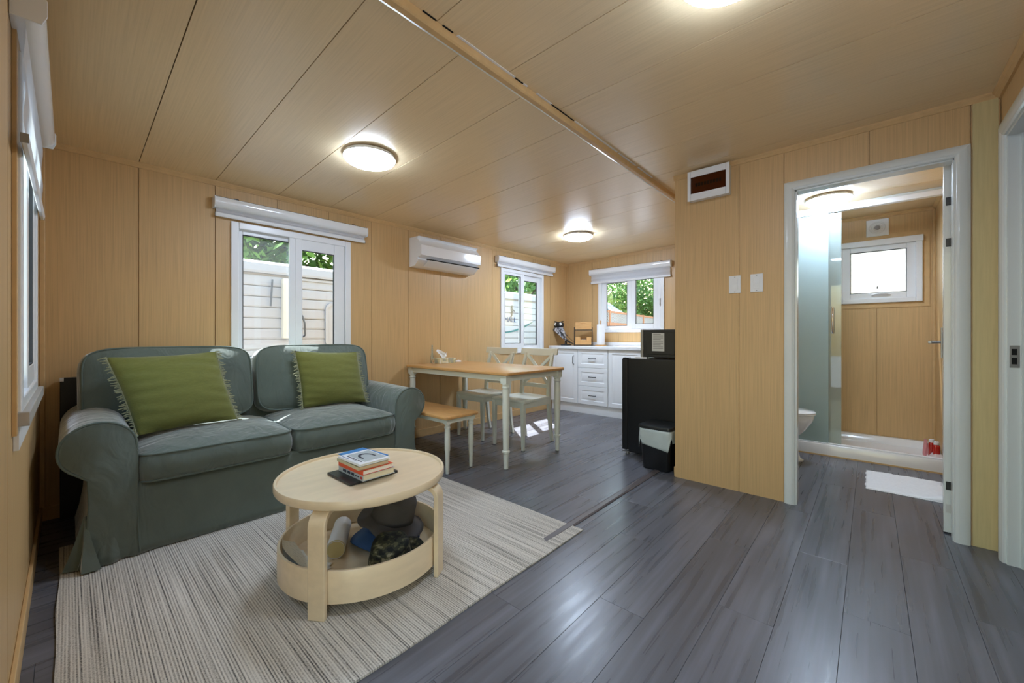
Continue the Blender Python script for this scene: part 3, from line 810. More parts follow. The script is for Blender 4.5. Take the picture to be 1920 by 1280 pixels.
# long spine runs along world y (left side); measured corners
z = TZ
b = tag(bx(-.112, -.105, 0, .112, .105, .011).build('notebook', 'c_black', bevel=.0025, loc=(.880, 1.690, z), rot=(0, 0, R(1))), 'thin black notebook at the bottom of the book stack', 'notebook', 'books stacked on the coffee table')
z += .0115
b = book('grey hardback with dark spine lettering, second from the bottom', .889, 1.672, z, .150, .215, .026, 1, 'c_grey', 'page')
for k, (y, l_) in enumerate(((.05, .030), (.012, .024), (-.022, .022))):
    bx(-.0775, y-l_/2, .008, -.0766, y+l_/2, .019).build('spine_text', 'ink', b)
bx(-.0775, -.075, .011, -.0766, -.042, .015).build('spine_text', 'ink', b)
bx(-.0775, -.102, .008, -.0766, -.088, .018).build('spine_text', 'ink_red', b)
z += .0265
b = book('orange paperback in the middle of the book stack', .882, 1.666, z, .145, .205, .019, 2, 'c_orange', 'page_white', floppy=True); z += .0195
b = book('cream paperback just above the orange one', .873, 1.675, z, .140, .200, .014, 0, 'c_cream', 'page', floppy=True); z += .0145
b = book('thin bright blue booklet sticking out below the top magazine', .900, 1.722, z, .125, .200, .005, 6, 'c_blue', 'page_white', floppy=True); z += .0055
b = book('white paperback with a dark arc picture lying on top of the stack', .868, 1.655, z, .140, .185, .009, 2, 'c_white', 'page_white', floppy=True)
h = .0091
pmb = MB(); pmb.box(-.038, -.072, h, .064, .074, h+.0003); pmb.build('cover_picture', 'c_grey', b)
mb = MB(); pts = arc(.01, -.01, .034, .055, -20, 200, 20); 
rgs = [[(x*1.0, y, h+.0004), (x*.72+.003, y*.72-.003, h+.0004), (x*.72+.003, y*.72-.003, h+.0008), (x, y, h+.0008)] for x, y in pts]
mb.loft(rgs); mb.build('cover_arc', 'ink', b)
for k, (x, y, l_, wd) in enumerate(((-.046, .02, .08, .006), (-.046, -.045, .035, .006), (-.054, -.01, .05, .003), (-.062, .045, .06, .004))):
    bx(x-wd/2, y-l_/2, h, x+wd/2, y+l_/2, h+.0003).build('title_text', 'ink' if k < 3 else 'ink_blue', b)

# things in the tray
TB = .008 + .058 + .0005
pr_ = thing('paper_roll', 'white rolled-up poster lying in the coffee table tray', 'paper roll', (.845, 1.845, TB + .0405), R(58))
mb = MB(); rings = []
spir = []
for i in range(57):
    a = i/56*2*PI*2.2; r_ = .0400 - .0016*i/56*2.2
    spir.append((r_*math.cos(a), r_*math.sin(a)))
outer = spir; inner = [(x*.985, y*.985) for x, y in spir]
poly = outer + list(reversed(inner))
mb.loft([[(s, x, z_) for x, z_ in poly] for s in (-.125, .125)])
mb.build('sheet', ['paper'], pr_, smooth=True)
MB().lathe([(.0400, -.004), (.0407, -.002), (.0407, .002), (.0400, .004)], 32, M=T((-.119, 0, 0), ry=90)).build('band', 'paper_yellow', pr_, smooth=True)
def sheet_stack():
    t = thing('paper_sheets', 'sheets of printed paper curling up against the tray rim', 'papers', (.655, 1.765, TB))
    for k, (rz_, dx, lift) in enumerate(((-8, .012, .25), (14, 0, 1.0), (30, -.002, 1.35))):
        mb = MB(); n = 14; g = []
        for i in range(n+1):
            for j in range(n+1):
                u, v = i/n-.5, j/n-.5
                x = u*.13 + dx; y = v*.19
                p = T(rz=rz_) @ Vector((x, y, 0))
                wx, wy = .655+p.x-CT[0], 1.765+p.y-CT[1]; d_ = math.hypot(wx, wy)
                z_ = .0008 + .0015*k + lift*max(0, d_-.235)*.95
                if d_ > .322: q_ = .322/d_; p.x = wx*q_+CT[0]-.655; p.y = wy*q_+CT[1]-1.765
                g.append((p.x, p.y, z_))
        fs = [(i*(n+1)+j, (i+1)*(n+1)+j, (i+1)*(n+1)+j+1, i*(n+1)+j+1) for i in range(n) for j in range(n)]
        mb.add(g, fs)
        mb.build('sheet', 'print', t, smooth='all')
    return t
def print_mat():
    m, n, l, b = nodes('print')
    v = coords(n, l, (1, 1, 1)); w = n.new('ShaderNodeTexWave'); w.bands_direction = 'Y'; w.inputs['Scale'].default_value = 22; l.new(v, w.inputs['Vector'])
    g = noi(n, l, coords(n, l, (90, 14, 1)), 1, 2)
    mu = n.new('ShaderNodeMath'); mu.operation = 'MULTIPLY'; l.new(w.outputs['Fac'], mu.inputs[0]); l.new(g, mu.inputs[1])
    c = ramp(n, l, mu.outputs[0], [(.40, srgb(238, 236, 226)), (.62, srgb(206, 204, 198))])
    l.new(c, b.inputs['Base Color']); b.inputs['Roughness'].default_value = .8
print_mat()
sheet_stack()
def camo_mat():
    m, n, l, b = nodes('camo')
    f = noi(n, l, coords(n, l, (1, 1.0, 2.0)), 26, 2, .5)
    c = ramp(n, l, f, [(0, srgb(20, 20, 18)), (.44, srgb(46, 48, 34)), (.54, srgb(84, 82, 58)), (.62, srgb(132, 128, 104))], 'CONSTANT')
    l.new(c, b.inputs['Base Color']); b.inputs['Roughness'].default_value = .9
camo_mat()
def hat(name, label, loc, mat, M, rc=.075, hc=.085, brim=.055, drop=.030, seed=0, squash=.2, cap=False):
    t = thing(name, label, 'hat', loc, 0, 'hats in the coffee table tray')
    N = 48; prof = [(.004, hc), (rc*.5, hc), (rc*.82, hc-.004), (rc*.93, hc-.014), (rc*.97, hc*.55), (rc*1.02, hc*.2), (rc*1.04, 0)]
    def deform(p, k):
        q = noise.noise(Vector((p.x*9+seed, p.y*9, p.z*9)))
        p = p + Vector((.010*q, .010*noise.noise(Vector((p.y*8, p.x*8+seed, 3))), squash*.05*noise.noise(Vector((p.x*14+seed, p.y*14, 1)))))
        return M @ p
    rings = [[deform(Vector((r_*math.cos(2*PI*j/N)*1.08, r_*math.sin(2*PI*j/N), z_)), 0) for j in range(N)] for r_, z_ in prof]
    MB().loft(rings).build('crown', mat, t, smooth='all')
    if cap:
        rings = []
        for u in range(7):
            rr = rc*1.0 + brim*1.25*u/6
            rings.append([deform(Vector((rr*math.cos(R(-65+130*j/24))*1.05, rr*math.sin(R(-65+130*j/24))*.92, -.012*(u/6)**2 - .03*abs(j/12-1)**2)), 0) for j in range(25)])
        top_ = [p for r_ in rings for p in r_]; n = 25
        fs = [(i*n+j, i*n+j+1, (i+1)*n+j+1, (i+1)*n+j) for i in range(6) for j in range(24)]
        mb = MB(); mb.add(top_, fs); mb.add([p - M.to_3x3() @ Vector((0, 0, .004)) for p in top_], [tuple(reversed(f)) for f in fs])
        mb.build('visor', mat, t, smooth='all')
    else:
        pts = [(rc*1.03, .001), (rc*1.1+brim*.3, -drop*.35), (rc*1.1+brim*.7, -drop*.75), (rc*1.1+brim, -drop), (rc*1.1+brim, -drop-.003), (rc*1.1+brim*.5, -drop*.55-.003), (rc*1.02, -.003)]
        rings = []
        for r_, z_ in pts:
            ring_ = []
            for j in range(N):
                a = 2*PI*j/N
                wv = (r_-rc)/brim*.012*math.sin(3*a+seed)
                ring_.append(deform(Vector((r_*math.cos(a)*1.06, r_*math.sin(a), z_+wv)), 0))
            rings.append(ring_)
        mb = MB(); mb.loft(rings, caps=False); mb.build('brim', mat, t, smooth='all')
    return t
hat('bucket_hat', 'blue denim bucket hat underneath the grey one', (1.03, 1.735, TB + .052), 'hat_blue', T((0, 0, 0), rx=4, ry=6), rc=.085, hc=.06, brim=.062, drop=.045, seed=4)
hat('bucket_hat', 'dark grey bucket hat on top of the hats in the tray', (1.045, 1.715, TB + .112), 'hat_grey', T((0, 0, 0), rx=14, ry=16, rz=-30), rc=.088, hc=.112, brim=.050, drop=.030, seed=8, squash=.35)
hat('camouflage_cap', 'dark camouflage cap lying in front of the grey hat', (.925, 1.535, TB + .030), 'camo', T((0, 0, 0), rx=10, ry=-6, rz=8), rc=.078, hc=.082, brim=.06, seed=2, squash=.5, cap=True)
# ------------------------------------------------------------------ dining table, bench, chairs
def turned_leg(mb, x, y, ztop, s, blk, col=None):
    """square block at the top, turned and tapered below"""
    zb = ztop - blk
    mb.box(x-s/2, y-s/2, zb, x+s/2, y+s/2, ztop)
    r = s/2
    pf = [(r*.98, zb), (r*.98, zb-.012), (r*.82, zb-.016), (r*.82, zb-.022), (r*1.0, zb-.026), (r*1.0, zb-.036), (r*.86, zb-.040), (r*.92, zb-.10), (r*.93, zb-.2)]
    if col:
        pf += [(r*.80, col+.05), (r*.74, col+.012), (r*1.0, col+.006), (r*1.0, col-.006), (r*.72, col-.012), (r*.66, .06), (r*.60, .004)]
    else:
        pf += [(r*.80, zb*.45), (r*.60, .004)]
    pf = [p for p in pf]
    mb.lathe(list(reversed(pf)), 24, (x, y, 0))
def top_slab(w, d, z0, z1, r, mat, parent, cx=0, cy=0):
    e = .010; rings = []
    for s, z in ((-.006, z0), (0, z0+.004), (0, z1-.008), (-.003, z1-.003), (-.009, z1)):
        rings.append([(x, y, z) for x, y in rrect(w+2*s, d+2*s, r+s, 6, cx, cy)])
    return MB().loft(rings).build('top', mat, parent, smooth=True, angle=30)
dt = thing('dining_table', 'dining table with a honey oak top and turned off-white legs', 'table', (2.64, 2.763, 0))
top_slab(.79, 1.385, .737, .762, .035, 'oak', dt)
for x in (-.345, .345):
    for y in (-.635, .635):
        mb = MB(); turned_leg(mb, x, y, .737, .062, .065, .138); mb.build('leg', 'offwhite', dt, smooth=True, angle=35)
mb = MB(); mb.box(-.345, -.655, .690, .345, -.633, .737); mb.build('apron', 'offwhite', dt, bevel=.002)
mb = MB(); mb.box(-.345, .633, .690, .345, .655, .737); mb.build('apron', 'offwhite', dt, bevel=.002)
mb = MB(); mb.box(-.365, -.635, .690, -.343, .635, .737); mb.build('apron', 'offwhite', dt, bevel=.002)
mb = MB(); mb.box(.343, -.635, .690, .365, .635, .737); mb.build('apron', 'offwhite', dt, bevel=.002)
be = thing('bench', 'low oak-topped bench between sofa and dining table', 'bench', (2.032, 2.81, 0))
top_slab(.345, .965, .420, .444, .03, 'oak', be)
for x in (-.119, .119):
    for y in (-.432, .432):
        mb = MB(); turned_leg(mb, x, y, .420, .046, .035); mb.build('leg', 'offwhite', be, smooth=True, angle=35)
for y in (-1, 1):
    bx(-.119, y*.445-.009, .386, .119, y*.445+.009, .420).build('apron', 'offwhite', be, bevel=.002)
for x in (-1, 1):
    bx(x*.132-.009, -.432, .386, x*.132+.009, .432, .420).build('apron', 'offwhite', be, bevel=.002)

def chair(label, loc, rz_=0):
    t = thing('dining_chair', label, 'chair', loc, rz_, 'off-white dining chairs at the table')
    # local: front is -x; seat centre at origin
    pts = [(-.215, -.205), (-.222, -.19), (-.222, .19), (-.215, .205), (-.19, .212), (.19, .192), (.20, .18), (.20, -.18), (.19, -.192), (-.19, -.212)]
    rings = [[(x*k, y*k, z) for x, y in pts] for k, z in ((.985, .434), (1, .440), (1, .452), (.99, .459), (.90, .4585), (.6, .455))]
    MB().loft(rings).build('seat', 'offwhite', t, smooth=True, angle=35)
    for sy in (-1, 1):
        y = sy*.180
        MB().loft([[(-.205+a*s, y+b*s, z) for a, b in ((-1,-1),(1,-1),(1,1),(-1,1))] for s, z in ((.0125, .003), (.018, .30), (.0195, .434))]).build('leg', 'offwhite', t, bevel=.003)
        # rear leg and post in one sweep
        cs = [(.250, .003, .013, .016), (.222, .15, .015, .016), (.200, .32, .018, .017), (.190, .44, .020, .017), (.196, .56, .018, .016), (.222, .74, .016, .015), (.262, .875, .013, .014)]
        MB().loft([[(x+a*hx, sy*.172+b*hy, z) for a, b in ((-1,-1),(1,-1),(1,1),(-1,1))] for x, z, hx, hy in cs]).build('leg', 'offwhite', t, bevel=.003)
        bx(-.19, sy*.186-.009, .385, .19, sy*.186+.009, .434).build('apron', 'offwhite', t, bevel=.002)
    bx(-.216, -.17, .385, -.198, .17, .434).build('apron', 'offwhite', t, bevel=.002)
    bx(.182, -.16, .385, .198, .16, .434).build('apron', 'offwhite', t, bevel=.002)
    # curved top rail
    rings = []
    for i in range(17):
        u = i/16*2-1; y = u*.232; bow = .030*(1-u*u); x = .258 + bow; zt = .922 - .004*(1-u*u) ; zb = .848 + .012*u*u
        rings.append([(x-.016, y, zb), (x-.004, y, zt), (x+.018, y, zt), (x+.006, y, zb)])
    MB().loft(rings).build('top_rail', 'offwhite', t, bevel=.004)
    rings = []
    for i in range(9):
        u = i/8*2-1; x = .200 + .014*(1-u*u)
        rings.append([(x-.009, u*.165, .530), (x-.009, u*.165, .568), (x+.009, u*.165, .568), (x+.009, u*.165, .530)])
    MB().loft(rings).build('lower_rail', 'offwhite', t, bevel=.003)
    for sg in (-1, 1):
        p0 = Vector((.208, sg*.158, .566)); p1 = Vector((.268, -sg*.158, .855)); n = 8; rings = []
        d = (p1-p0).normalized(); sd = Vector((1, 0, -.2)).normalized(); w = d.cross(sd).normalized()
        for i in range(n+1):
            u = i/n; c = p0.lerp(p1, u) + Vector((.012*math.sin(PI*u) + sg*.001, 0, 0))
            rings.append([c + sd*a*.008 + w*b*.015 for a, b in ((-1,-1),(1,-1),(1,1),(-1,1))])
        MB().loft(rings).build('cross_bar', 'offwhite', t, bevel=.002)
    for sx, y in ((-.205, .18), (-.205, -.18)):
        bx(sx-.012, y-.012, 0, sx+.012, y+.012, .004).build('glide', 'gasket', t)
    return t
chair('off-white cross-back chair nearest the kitchen, tucked under the table', (2.962, 2.525, 0))
chair('off-white cross-back chair beside the window wall, tucked under the table', (2.960, 3.052, 0))

# things on the dining table
DZ = .7625
tb = thing('tissue_box', 'patterned tissue box with a tissue pulled out on the dining table', 'tissue box', (2.66, 3.36, DZ), R(8))
def tissue_mat():
    m, n, l, b = nodes('tissue_print')
    f = noi(n, l, coords(n, l, (1, 1, 1)), 22, 2)
    c = ramp(n, l, f, [(.40, srgb(226, 222, 206)), (.52, srgb(206, 196, 140)), (.60, srgb(170, 170, 150))])
    l.new(c, b.inputs['Base Color']); b.inputs['Roughness'].default_value = .6
tissue_mat()
bx(-.118, -.058, 0, .118, .058, .052).build('carton', 'tissue_print', tb, bevel=.002)
mb = MB(); g = []; n = 14
for i in range(n+1):
    for j in range(n+1):
        u, v = i/n, j/n; sp_ = .25 + .75*v
        x = (u-.5)*.17*sp_ - .02 + .012*math.sin(v*5); y = .020*math.sin(u*7)*v + .012*noise.noise(Vector((u*4, v*4, 2)))
        z = .050 + .098*v*(.80 + .22*math.sin(u*5.5+.6)) - .02*abs(u-.5)*v
        g.append((x, y, z))
mb.add(g, [(i*(n+1)+j, (i+1)*(n+1)+j, (i+1)*(n+1)+j+1, i*(n+1)+j+1) for i in range(n) for j in range(n)])
ti = mb.build('tissue', 'paper', tb, smooth='all'); sm = ti.modifiers.new('solid', 'SOLIDIFY'); sm.thickness = .0012
vs_ = thing('bud_vase', 'slim clear glass vase behind the tissue box', 'vase', (2.545, 3.415, DZ))
MB().lathe([(.016, 0), (.018, .004), (.018, .06), (.010, .10), (.008, .185), (.009, .19), (.0075, .19), (.006, .11), (.015, .06), (.015, .006)], 20).build('glass_body', 'vase', vs_, smooth=True)
sw = thing('shell_figurine', 'tiny beige branching ornament left of the tissue box', 'ornament', (2.495, 3.33, DZ))
mb = MB(); rnd = random.Random(3)
mb.lathe([(.002, 0), (.016, .001), (.014, .006), (.004, .010), (.003, .012)], 12)
pm('coral', srgb(196, 164, 128), .6)
mb.build('foot', 'coral', sw, smooth=True)
for k in range(6):
    a = k*1.05; MB().tube([(0, 0, .010), (.012*math.cos(a), .012*math.sin(a), .030), (.026*math.cos(a), .022*math.sin(a), .048+.006*(k % 2))], .0035, 6, r1=.0015).build('branch', 'coral', sw, smooth=True)
pk = thing('paper_packet', 'small white folded packet at the back edge of the dining table', 'packet', (2.855, 3.40, DZ), R(-12))
MB().loft([[(-.05, -.03, 0), (.05, -.03, 0), (.05, .03, 0), (-.05, .03, 0)], [(-.05, -.03, .006), (.05, -.03, .016), (.05, .03, .018), (-.05, .03, .008)]]).build('sheet_fold', 'paper', pk, bevel=.002)

# ------------------------------------------------------------------ kitchen
CF = 4.66
def raised(y0, y1, z0, z1, parent, name):
    """cabinet front facing -x, with a frame, a groove and a raised field"""
    w, h = y1-y0, z1-z0; f = min(.052, w*.16, h*.24)
    steps = [(0, .018), (0, 0.002), (.003, 0), (f, 0), (f+.006, .0055), (f+.016, .0055), (f+.030, .0005), (f+.034, 0)]
    rings = []
    for i, d in steps:
        rings.append([(CF+d, y0+i, z0+i), (CF+d, y1-i, z0+i), (CF+d, y1-i, z1-i), (CF+d, y0+i, z1-i)])
    return MB().loft(rings).build(name, 'cab_white', parent, smooth=True, angle=20)
def pull(parent, y, z, L, vert):
    p = [(CF+.001, 0, -L/2), (CF-.020, 0, -L/2+.004), (CF-.026, 0, -L/2+.016), (CF-.026, 0, L/2-.016), (CF-.020, 0, L/2-.004), (CF+.001, 0, L/2)]
    pts = [(a, y, z+c) if vert else (a, y+c, z) for a, b, c in p]
    MB().tube(pts, .0048, 8).build('handle', 'black_plastic', parent, smooth=True)
def cabinet(label, y0, y1):
    t = thing('base_cabinet', label, 'cabinet', (CF+.24, (y0+y1)/2, 0), 0, 'white kitchen base cabinets'); 
    m_ = (y0+y1)/2
    o = bx(CF+.019, y0, .128, EX-.012, y1, .868).build('carcass', 'cab_white', t); o.matrix_parent_inverse = Matrix.Translation((-t.location.x, -t.location.y, 0))
    return t
def adopt(t, o):
    o.parent = t; o.matrix_parent_inverse = Matrix.Translation((-t.location.x, -t.location.y, -t.location.z)); return o
g_ = .002
c1 = cabinet('white cabinet with one raised door under the owl, next to the table', 2.985, 3.435)
d = adopt(c1, raised(2.985+g_, 3.435-g_, .128, .866, None, 'door')); pull(d, 3.045, .72, .115, True)
c2 = cabinet('white cabinet with three stacked drawers', 2.525, 2.981)
for z0, z1 in ((.128, .372), (.376, .618), (.622, .866)):
    d = adopt(c2, raised(2.525+g_, 2.981-g_, z0, z1, None, 'drawer')); pull(d, 2.753, (z0+z1)/2+.004, .105, False)
c3 = cabinet('white raised-door cabinet half hidden behind the black fridge', 2.065, 2.521)
d = adopt(c3, raised(2.065+g_, 2.521-g_, .128, .866, None, 'door'))
pl_ = tag(bx(CF+.022, 2.065, 0, CF+.040, 3.435, .126).build('toe_kick', 'cab_white'), 'long white toe board along the foot of the kitchen cabinets', 'plinth')
kt = thing('countertop', 'white kitchen worktop along the end wall', 'countertop', (4.9, 2.5, .869))
adopt(kt, bx(CF-.025, 2.045, .869, EX-.002, 3.46, .912).build('slab', 'counter', bevel=.008, seg=3))
adopt(kt, bx(EX-.022, 2.045, .9125, EX-.003, 3.10, .962).build('upstand', 'counter', bevel=.004))
KZ = .9125
# owl figurine: faces the room (-x), tail towards the organiser
def owl_mat():
    m, n, l, b = nodes('owl')
    f = noi(n, l, coords(n, l, (1, 1, .7)), 34, 3, .6)
    c = ramp(n, l, f, [(.36, srgb(28, 28, 32)), (.47, srgb(96, 96, 104)), (.56, srgb(196, 196, 204)), (.68, srgb(236, 236, 240))])
    l.new(c, b.inputs['Base Color']); b.inputs['Roughness'].default_value = .5
    bump(n, l, f, b, .4, .006)
owl_mat()
pm('owl_dark', srgb(40, 38, 40), .55, var=.3, scale=60); pm('owl_white', srgb(240, 240, 240), .4)
ow = thing('owl_figurine', 'black and white owl figurine perched on the kitchen counter', 'figurine', (4.87, 3.275, KZ + .012), R(14)); ow.scale = (1.3, 1.25, 1.0)
def body_loft(path, n=20):
    rings = []
    for (y, z, ry, rx, tilt) in path:
        ry *= 1.22; rx *= 1.15
        ca, sa = math.cos(R(tilt)), math.sin(R(tilt))
        rings.append([(rx*math.cos(2*PI*j/n), y + ry*math.sin(2*PI*j/n)*ca, z + ry*math.sin(2*PI*j/n)*sa) for j in range(n)])
    return MB().loft(rings)
body_loft([(.115, .262, .030, .030, 0), (.120, .240, .050, .046, 4), (.118, .205, .062, .058, 14), (.105, .165, .064, .060, 28), (.080, .125, .058, .054, 38), (.045, .085, .044, .042, 45), (.010, .052, .030, .030, 48), (-.010, .036, .020, .020, 50)]).build('body', 'owl', ow, smooth='all')
body_loft([(.012, .060, .024, .024, 48), (-.03, .032, .018, .016, 50), (-.065, .010, .012, .010, 50), (-.082, .002, .004, .004, 50)]).build('tail', 'owl_dark', ow, smooth='all')
for sx in (-1, 1):
    body_loft([(.105, .215, .006, .006, 30), (.088, .180, .026, .010, 40), (.052, .130, .030, .010, 46), (.006, .080, .020, .008, 48), (-.045, .030, .006, .004, 50)]).build('wing', 'owl_dark', ow, smooth='all', loc=(sx*.050, -.012, .002))
hd = body_loft([(.116, .250, .030, .030, 0), (.116, .262, .044, .042, 0), (.114, .290, .050, .046, 0), (.113, .318, .044, .040, 0), (.112, .334, .020, .020, 0), (.112, .337, .004, .004, 0)]).build('head', 'owl_dark', ow, smooth='all')
for sy in (-1, 1):
    MB().lathe([(.001, -.006), (.022, -.004), (.024, .002), (.016, .010), (.001, .012)], 16, M=T((-.036, .114+sy*.024, .298), ry=-80)).build('eye_disc', 'owl_white', hd, smooth=True)
    MB().lathe([(.001, 0), (.007, .001), (.006, .004), (.001, .006)], 12, M=T((-.046, .114+sy*.022, .298), ry=-80)).build('pupil', 'owl_dark', hd, smooth=True)
    MB().tube([(-.010, .114+sy*.024, .325), (-.012, .114+sy*.046, .338), (-.012, .114+sy*.066, .342)], .014, 8, r1=.002).build('ear_tuft', 'owl_dark', hd, smooth=True)
MB().tube([(-.042, .114, .292), (-.054, .114, .284), (-.056, .114, .274)], .007, 8, r1=.001).build('beak', 'owl_dark', hd, smooth=True)
for sx in (-.02, .02):
    MB().tube([(sx, .030, .078), (sx, .030, .02), (sx-.01, .030, .004)], .007, 8).build('foot', 'owl_dark', ow, smooth=True)
bx(-.05, -.02, -.0115, .05, .075, .006).build('perch', 'owl_dark', ow, bevel=.004)
# two-tier organiser
og = thing('counter_organiser', 'two-tier black wire rack with bamboo crates on the counter', 'organiser', (4.885, 3.030, KZ), R(30)); og.scale = (.86, .90, 1)
for x in (-.095, .095):
    for y in (-.138, .138):
        bx(x-.004, y-.004, 0, x+.004, y+.004, .262).build('post', 'black_plastic', og)
for z in (.010, .222):
    mb = MB(); mb.box(-.095, -.138, z-.004, -.088, .138, z+.004); mb.box(.088, -.138, z-.004, .095, .138, z+.004)
    mb.box(-.088, -.142, z-.004, .088, -.134, z+.004); mb.box(-.088, .134, z-.004, .088, .142, z+.004); mb.build('rail', 'black_plastic', og)
def crate(z, h, notch, slot):
    t_ = .010; mb = MB(); y0, y1 = -.122, .122
    if notch:
        mb.box(-.092, y0, z, -.082, y0+.070, z+h); mb.box(-.092, y1-.078, z, -.082, y1, z+h); mb.box(-.092, y0+.070, z, -.082, y1-.078, z+h*.66)
    else:
        mb.box(-.092, y0, z, -.082, y1, z+h*.70); mb.box(-.092, y0, z+h*.88, -.082, y1, z+h)
        mb.box(-.092, y0, z+h*.70, -.082, -.042, z+h*.88); mb.box(-.092, .052, z+h*.70, -.082, y1, z+h*.88)
    mb.box(.080, y0, z, .090, y1, z+h); mb.box(-.082, y0, z, .080, y0+t_, z+h); mb.box(-.082, y1-t_, z, .080, y1, z+h); mb.box(-.082, y0+t_, z, .080, y1-t_, z+.008)
    return mb.build('crate', 'bamboo', og, bevel=.0015)
crate(.015, .108, True, False); crate(.228, .102, False, True)
tag(bx(-.05, -.05, 0, .05, .03, .075).build('cloth_bundle', 'hat_grey', bevel=.02, seg=3, loc=(4.885, 3.03, KZ+.024), rot=(0, 0, R(30))), 'dark folded cloth inside the lower bamboo crate', 'cloth')
# paper towel
pt = thing('paper_towel_holder', 'white paper towel roll upright on a wooden base', 'paper towel', (4.89, 2.757, KZ))
MB().lathe([(.001, 0), (.072, 0), (.075, .003), (.075, .012), (.072, .015), (.001, .015)], 32).build('base', 'bamboo', pt, smooth=True, angle=40)
MB().lathe([(.018, .016), (.051, .016), (.053, .020), (.053, .290), (.051, .294), (.018, .294)], 36).build('paper_roll', 'paper', pt, smooth=True, angle=40)
MB().lathe([(.008, .015), (.008, .335), (.011, .340), (.008, .347), (.001, .349)], 14).build('rod', 'bamboo', pt, smooth=True)
# fridge
fr = thing('mini_fridge', 'black compact fridge standing against the partition end', 'fridge', (3.55, 1.37, 0))
def lp(t, mb, name, mat, bevel=0, **k):
    return adopt(t, mb.build(name, mat, None, bevel=bevel, **k))
lp(fr, bx(3.30, 1.105, .025, 3.79, 1.588, .850), 'body', 'fridge_black', .006)
dr = lp(fr, bx(3.302, 1.598, .040, 3.788, 1.650, .846), 'door', 'fridge_black', .008)
lp(fr, bx(3.308, 1.588, .045, 3.782, 1.598, .842), 'door_seal', 'dark_gap')
lp(fr, bx(3.305, 1.59, .846, 3.36, 1.645, .856), 'hinge_cover', 'black_plastic', .003)
for x in (3.33, 3.76):
    for y in (1.14, 1.61):
        m2 = MB(); m2.lathe([(.016, 0), (.018, .004), (.014, .022), (.010, .026)], 14, (x, y, 0)); lp(fr, m2, 'foot', 'grey_metal')
lp(fr, bx(3.302, 1.58, .022, 3.34, 1.645, .030), 'foot_bar', 'grey_metal')
mw = thing('microwave', 'black microwave with a silver front standing on the fridge', 'microwave', (3.54, 1.30, .8505))
lp(mw, bx(3.318, 1.118, .864, 3.77, 1.458, 1.100), 'body', 'black_plastic', .006)
lp(mw, bx(3.316, 1.458, .862, 3.772, 1.484, 1.102), 'front', 'grey_metal', .004)
lp(mw, bx(3.3125, 1.190, .890, 3.319, 1.420, 1.080), 'vent_panel', 'black_plastic', .003)
st_ = lp(mw, bx(3.3115, 1.275, .918, 3.3126, 1.380, 1.070), 'sticker', 'label_paper')
for k in range(9):
    z = 1.058 - k*.015
    adopt(st_, bx(3.3110, 1.285 + (.02 if k % 3 == 0 else 0), z, 3.3116, 1.370, z+.004).build('print_line', 'ink_grey' if 'ink_grey' in M_ else 'grey_metal')); 
for o in [o for o in COL.objects if o.name.startswith('print_line')]:
    o.parent = st_; o.matrix_parent_inverse = Matrix()
for x in (3.34, 3.75):
    for y in (1.14, 1.44):
        lp(mw, bx(x-.012, y-.012, .8505, x+.012, y+.012, .866), 'foot', 'gasket')
tag(bx(3.310, 1.425, .8505, 3.345, 1.525, .8645).build('card_box', 'paper', bevel=.001), 'thin white carton under the front of the microwave', 'carton')
# waste bin
bn = thing('waste_bin', 'black waste bin with a clear liner hanging over its rim', 'bin', (3.150, 1.245, 0))
def bring(z, k, r=.03): return [(x, y, z) for x, y in rrect(.225*k, .235*k, r, 5)]
MB().loft([bring(.002, .88), bring(.006, .90), bring(.305, 1.06), bring(.310, 1.06), bring(.306, 1.02), bring(.012, .86)]).build('body', 'black_plastic', bn, smooth=True, angle=40)
rim = bring(0, 1.075)
N = len(rim); rings = []
rr = rrect(.225, .235, .03, 12); N = len(rr)
for i in range(9):
    u = i/8; ring_ = []
    for j, (x, y) in enumerate(rr):
        lobe = math.exp(-((y + .055)/.045)**2) if x < 0 else .3*math.exp(-((y)/.07)**2)
        low = .245 - .035*math.sin(j*.5) - .110*lobe
        if x < 0 and y > .07: low -= .05
        z = .318 - u*(.318-low); k = 1.085 + .030*u + .02*noise.noise(Vector((x*30, y*30, u*3))) + .02*math.sin(u*PI)
        ring_.append((x*k, y*k, z))
    rings.append(ring_)
rings = [[(x*.97, y*.97, .318) for x, y, z in rings[0]]] + rings
o = MB().loft(rings, caps=False).build('liner', 'bag', bn, smooth='all'); sm = o.modifiers.new('solid', 'SOLIDIFY'); sm.thickness = .001
MB().loft([bring(.320, 1.09), bring(.324, 1.12), bring(.340, 1.12), bring(.346, 1.10), bring(.347, .96)]).build('lid', 'black_plastic', bn, smooth=True, angle=40)

# ------------------------------------------------------------------ air conditioner, breaker box, switches
ac = thing('air_conditioner', 'white wall-mounted split air conditioner beside the tall window', 'air conditioner', (2.708, A-.001, 1.745))
pf = [(0, .295), (-.15, .292)] + arc(-.165, .262, .035, .030, 90, 20, 5) + [(-.204, .20), (-.204, .10)] + arc(-.172, .085, .032, .030, 0, -60, 5) + [(-.09, .006), (0, 0)]
MB().prism([(y, z) for y, z in pf], 'x', -.40, .40).build('body', 'white_gloss', ac, bevel=.012, seg=4)
fl_ = MB(); fl_.prism([(-.188, .052), (-.194, .060), (-.106, .010), (-.100, .003)], 'x', -.31, .375); fl_.build('louvre', 'white_plastic', ac, bevel=.002)
gp = MB(); gp.prism([(-.197, .062), (-.2005, .069), (-.1935, .066), (-.190, .058)], 'x', -.33, .385); gp.build('air_slot', 'dark_gap', ac)
bb = thing('breaker_box', 'white breaker box with a brown tinted window high on the partition', 'breaker box', (PX, .835, 2.105))
bx(-.050, -.130, -.100, 0, .130, .100).build('housing', 'white_plastic', bb, bevel=.004)
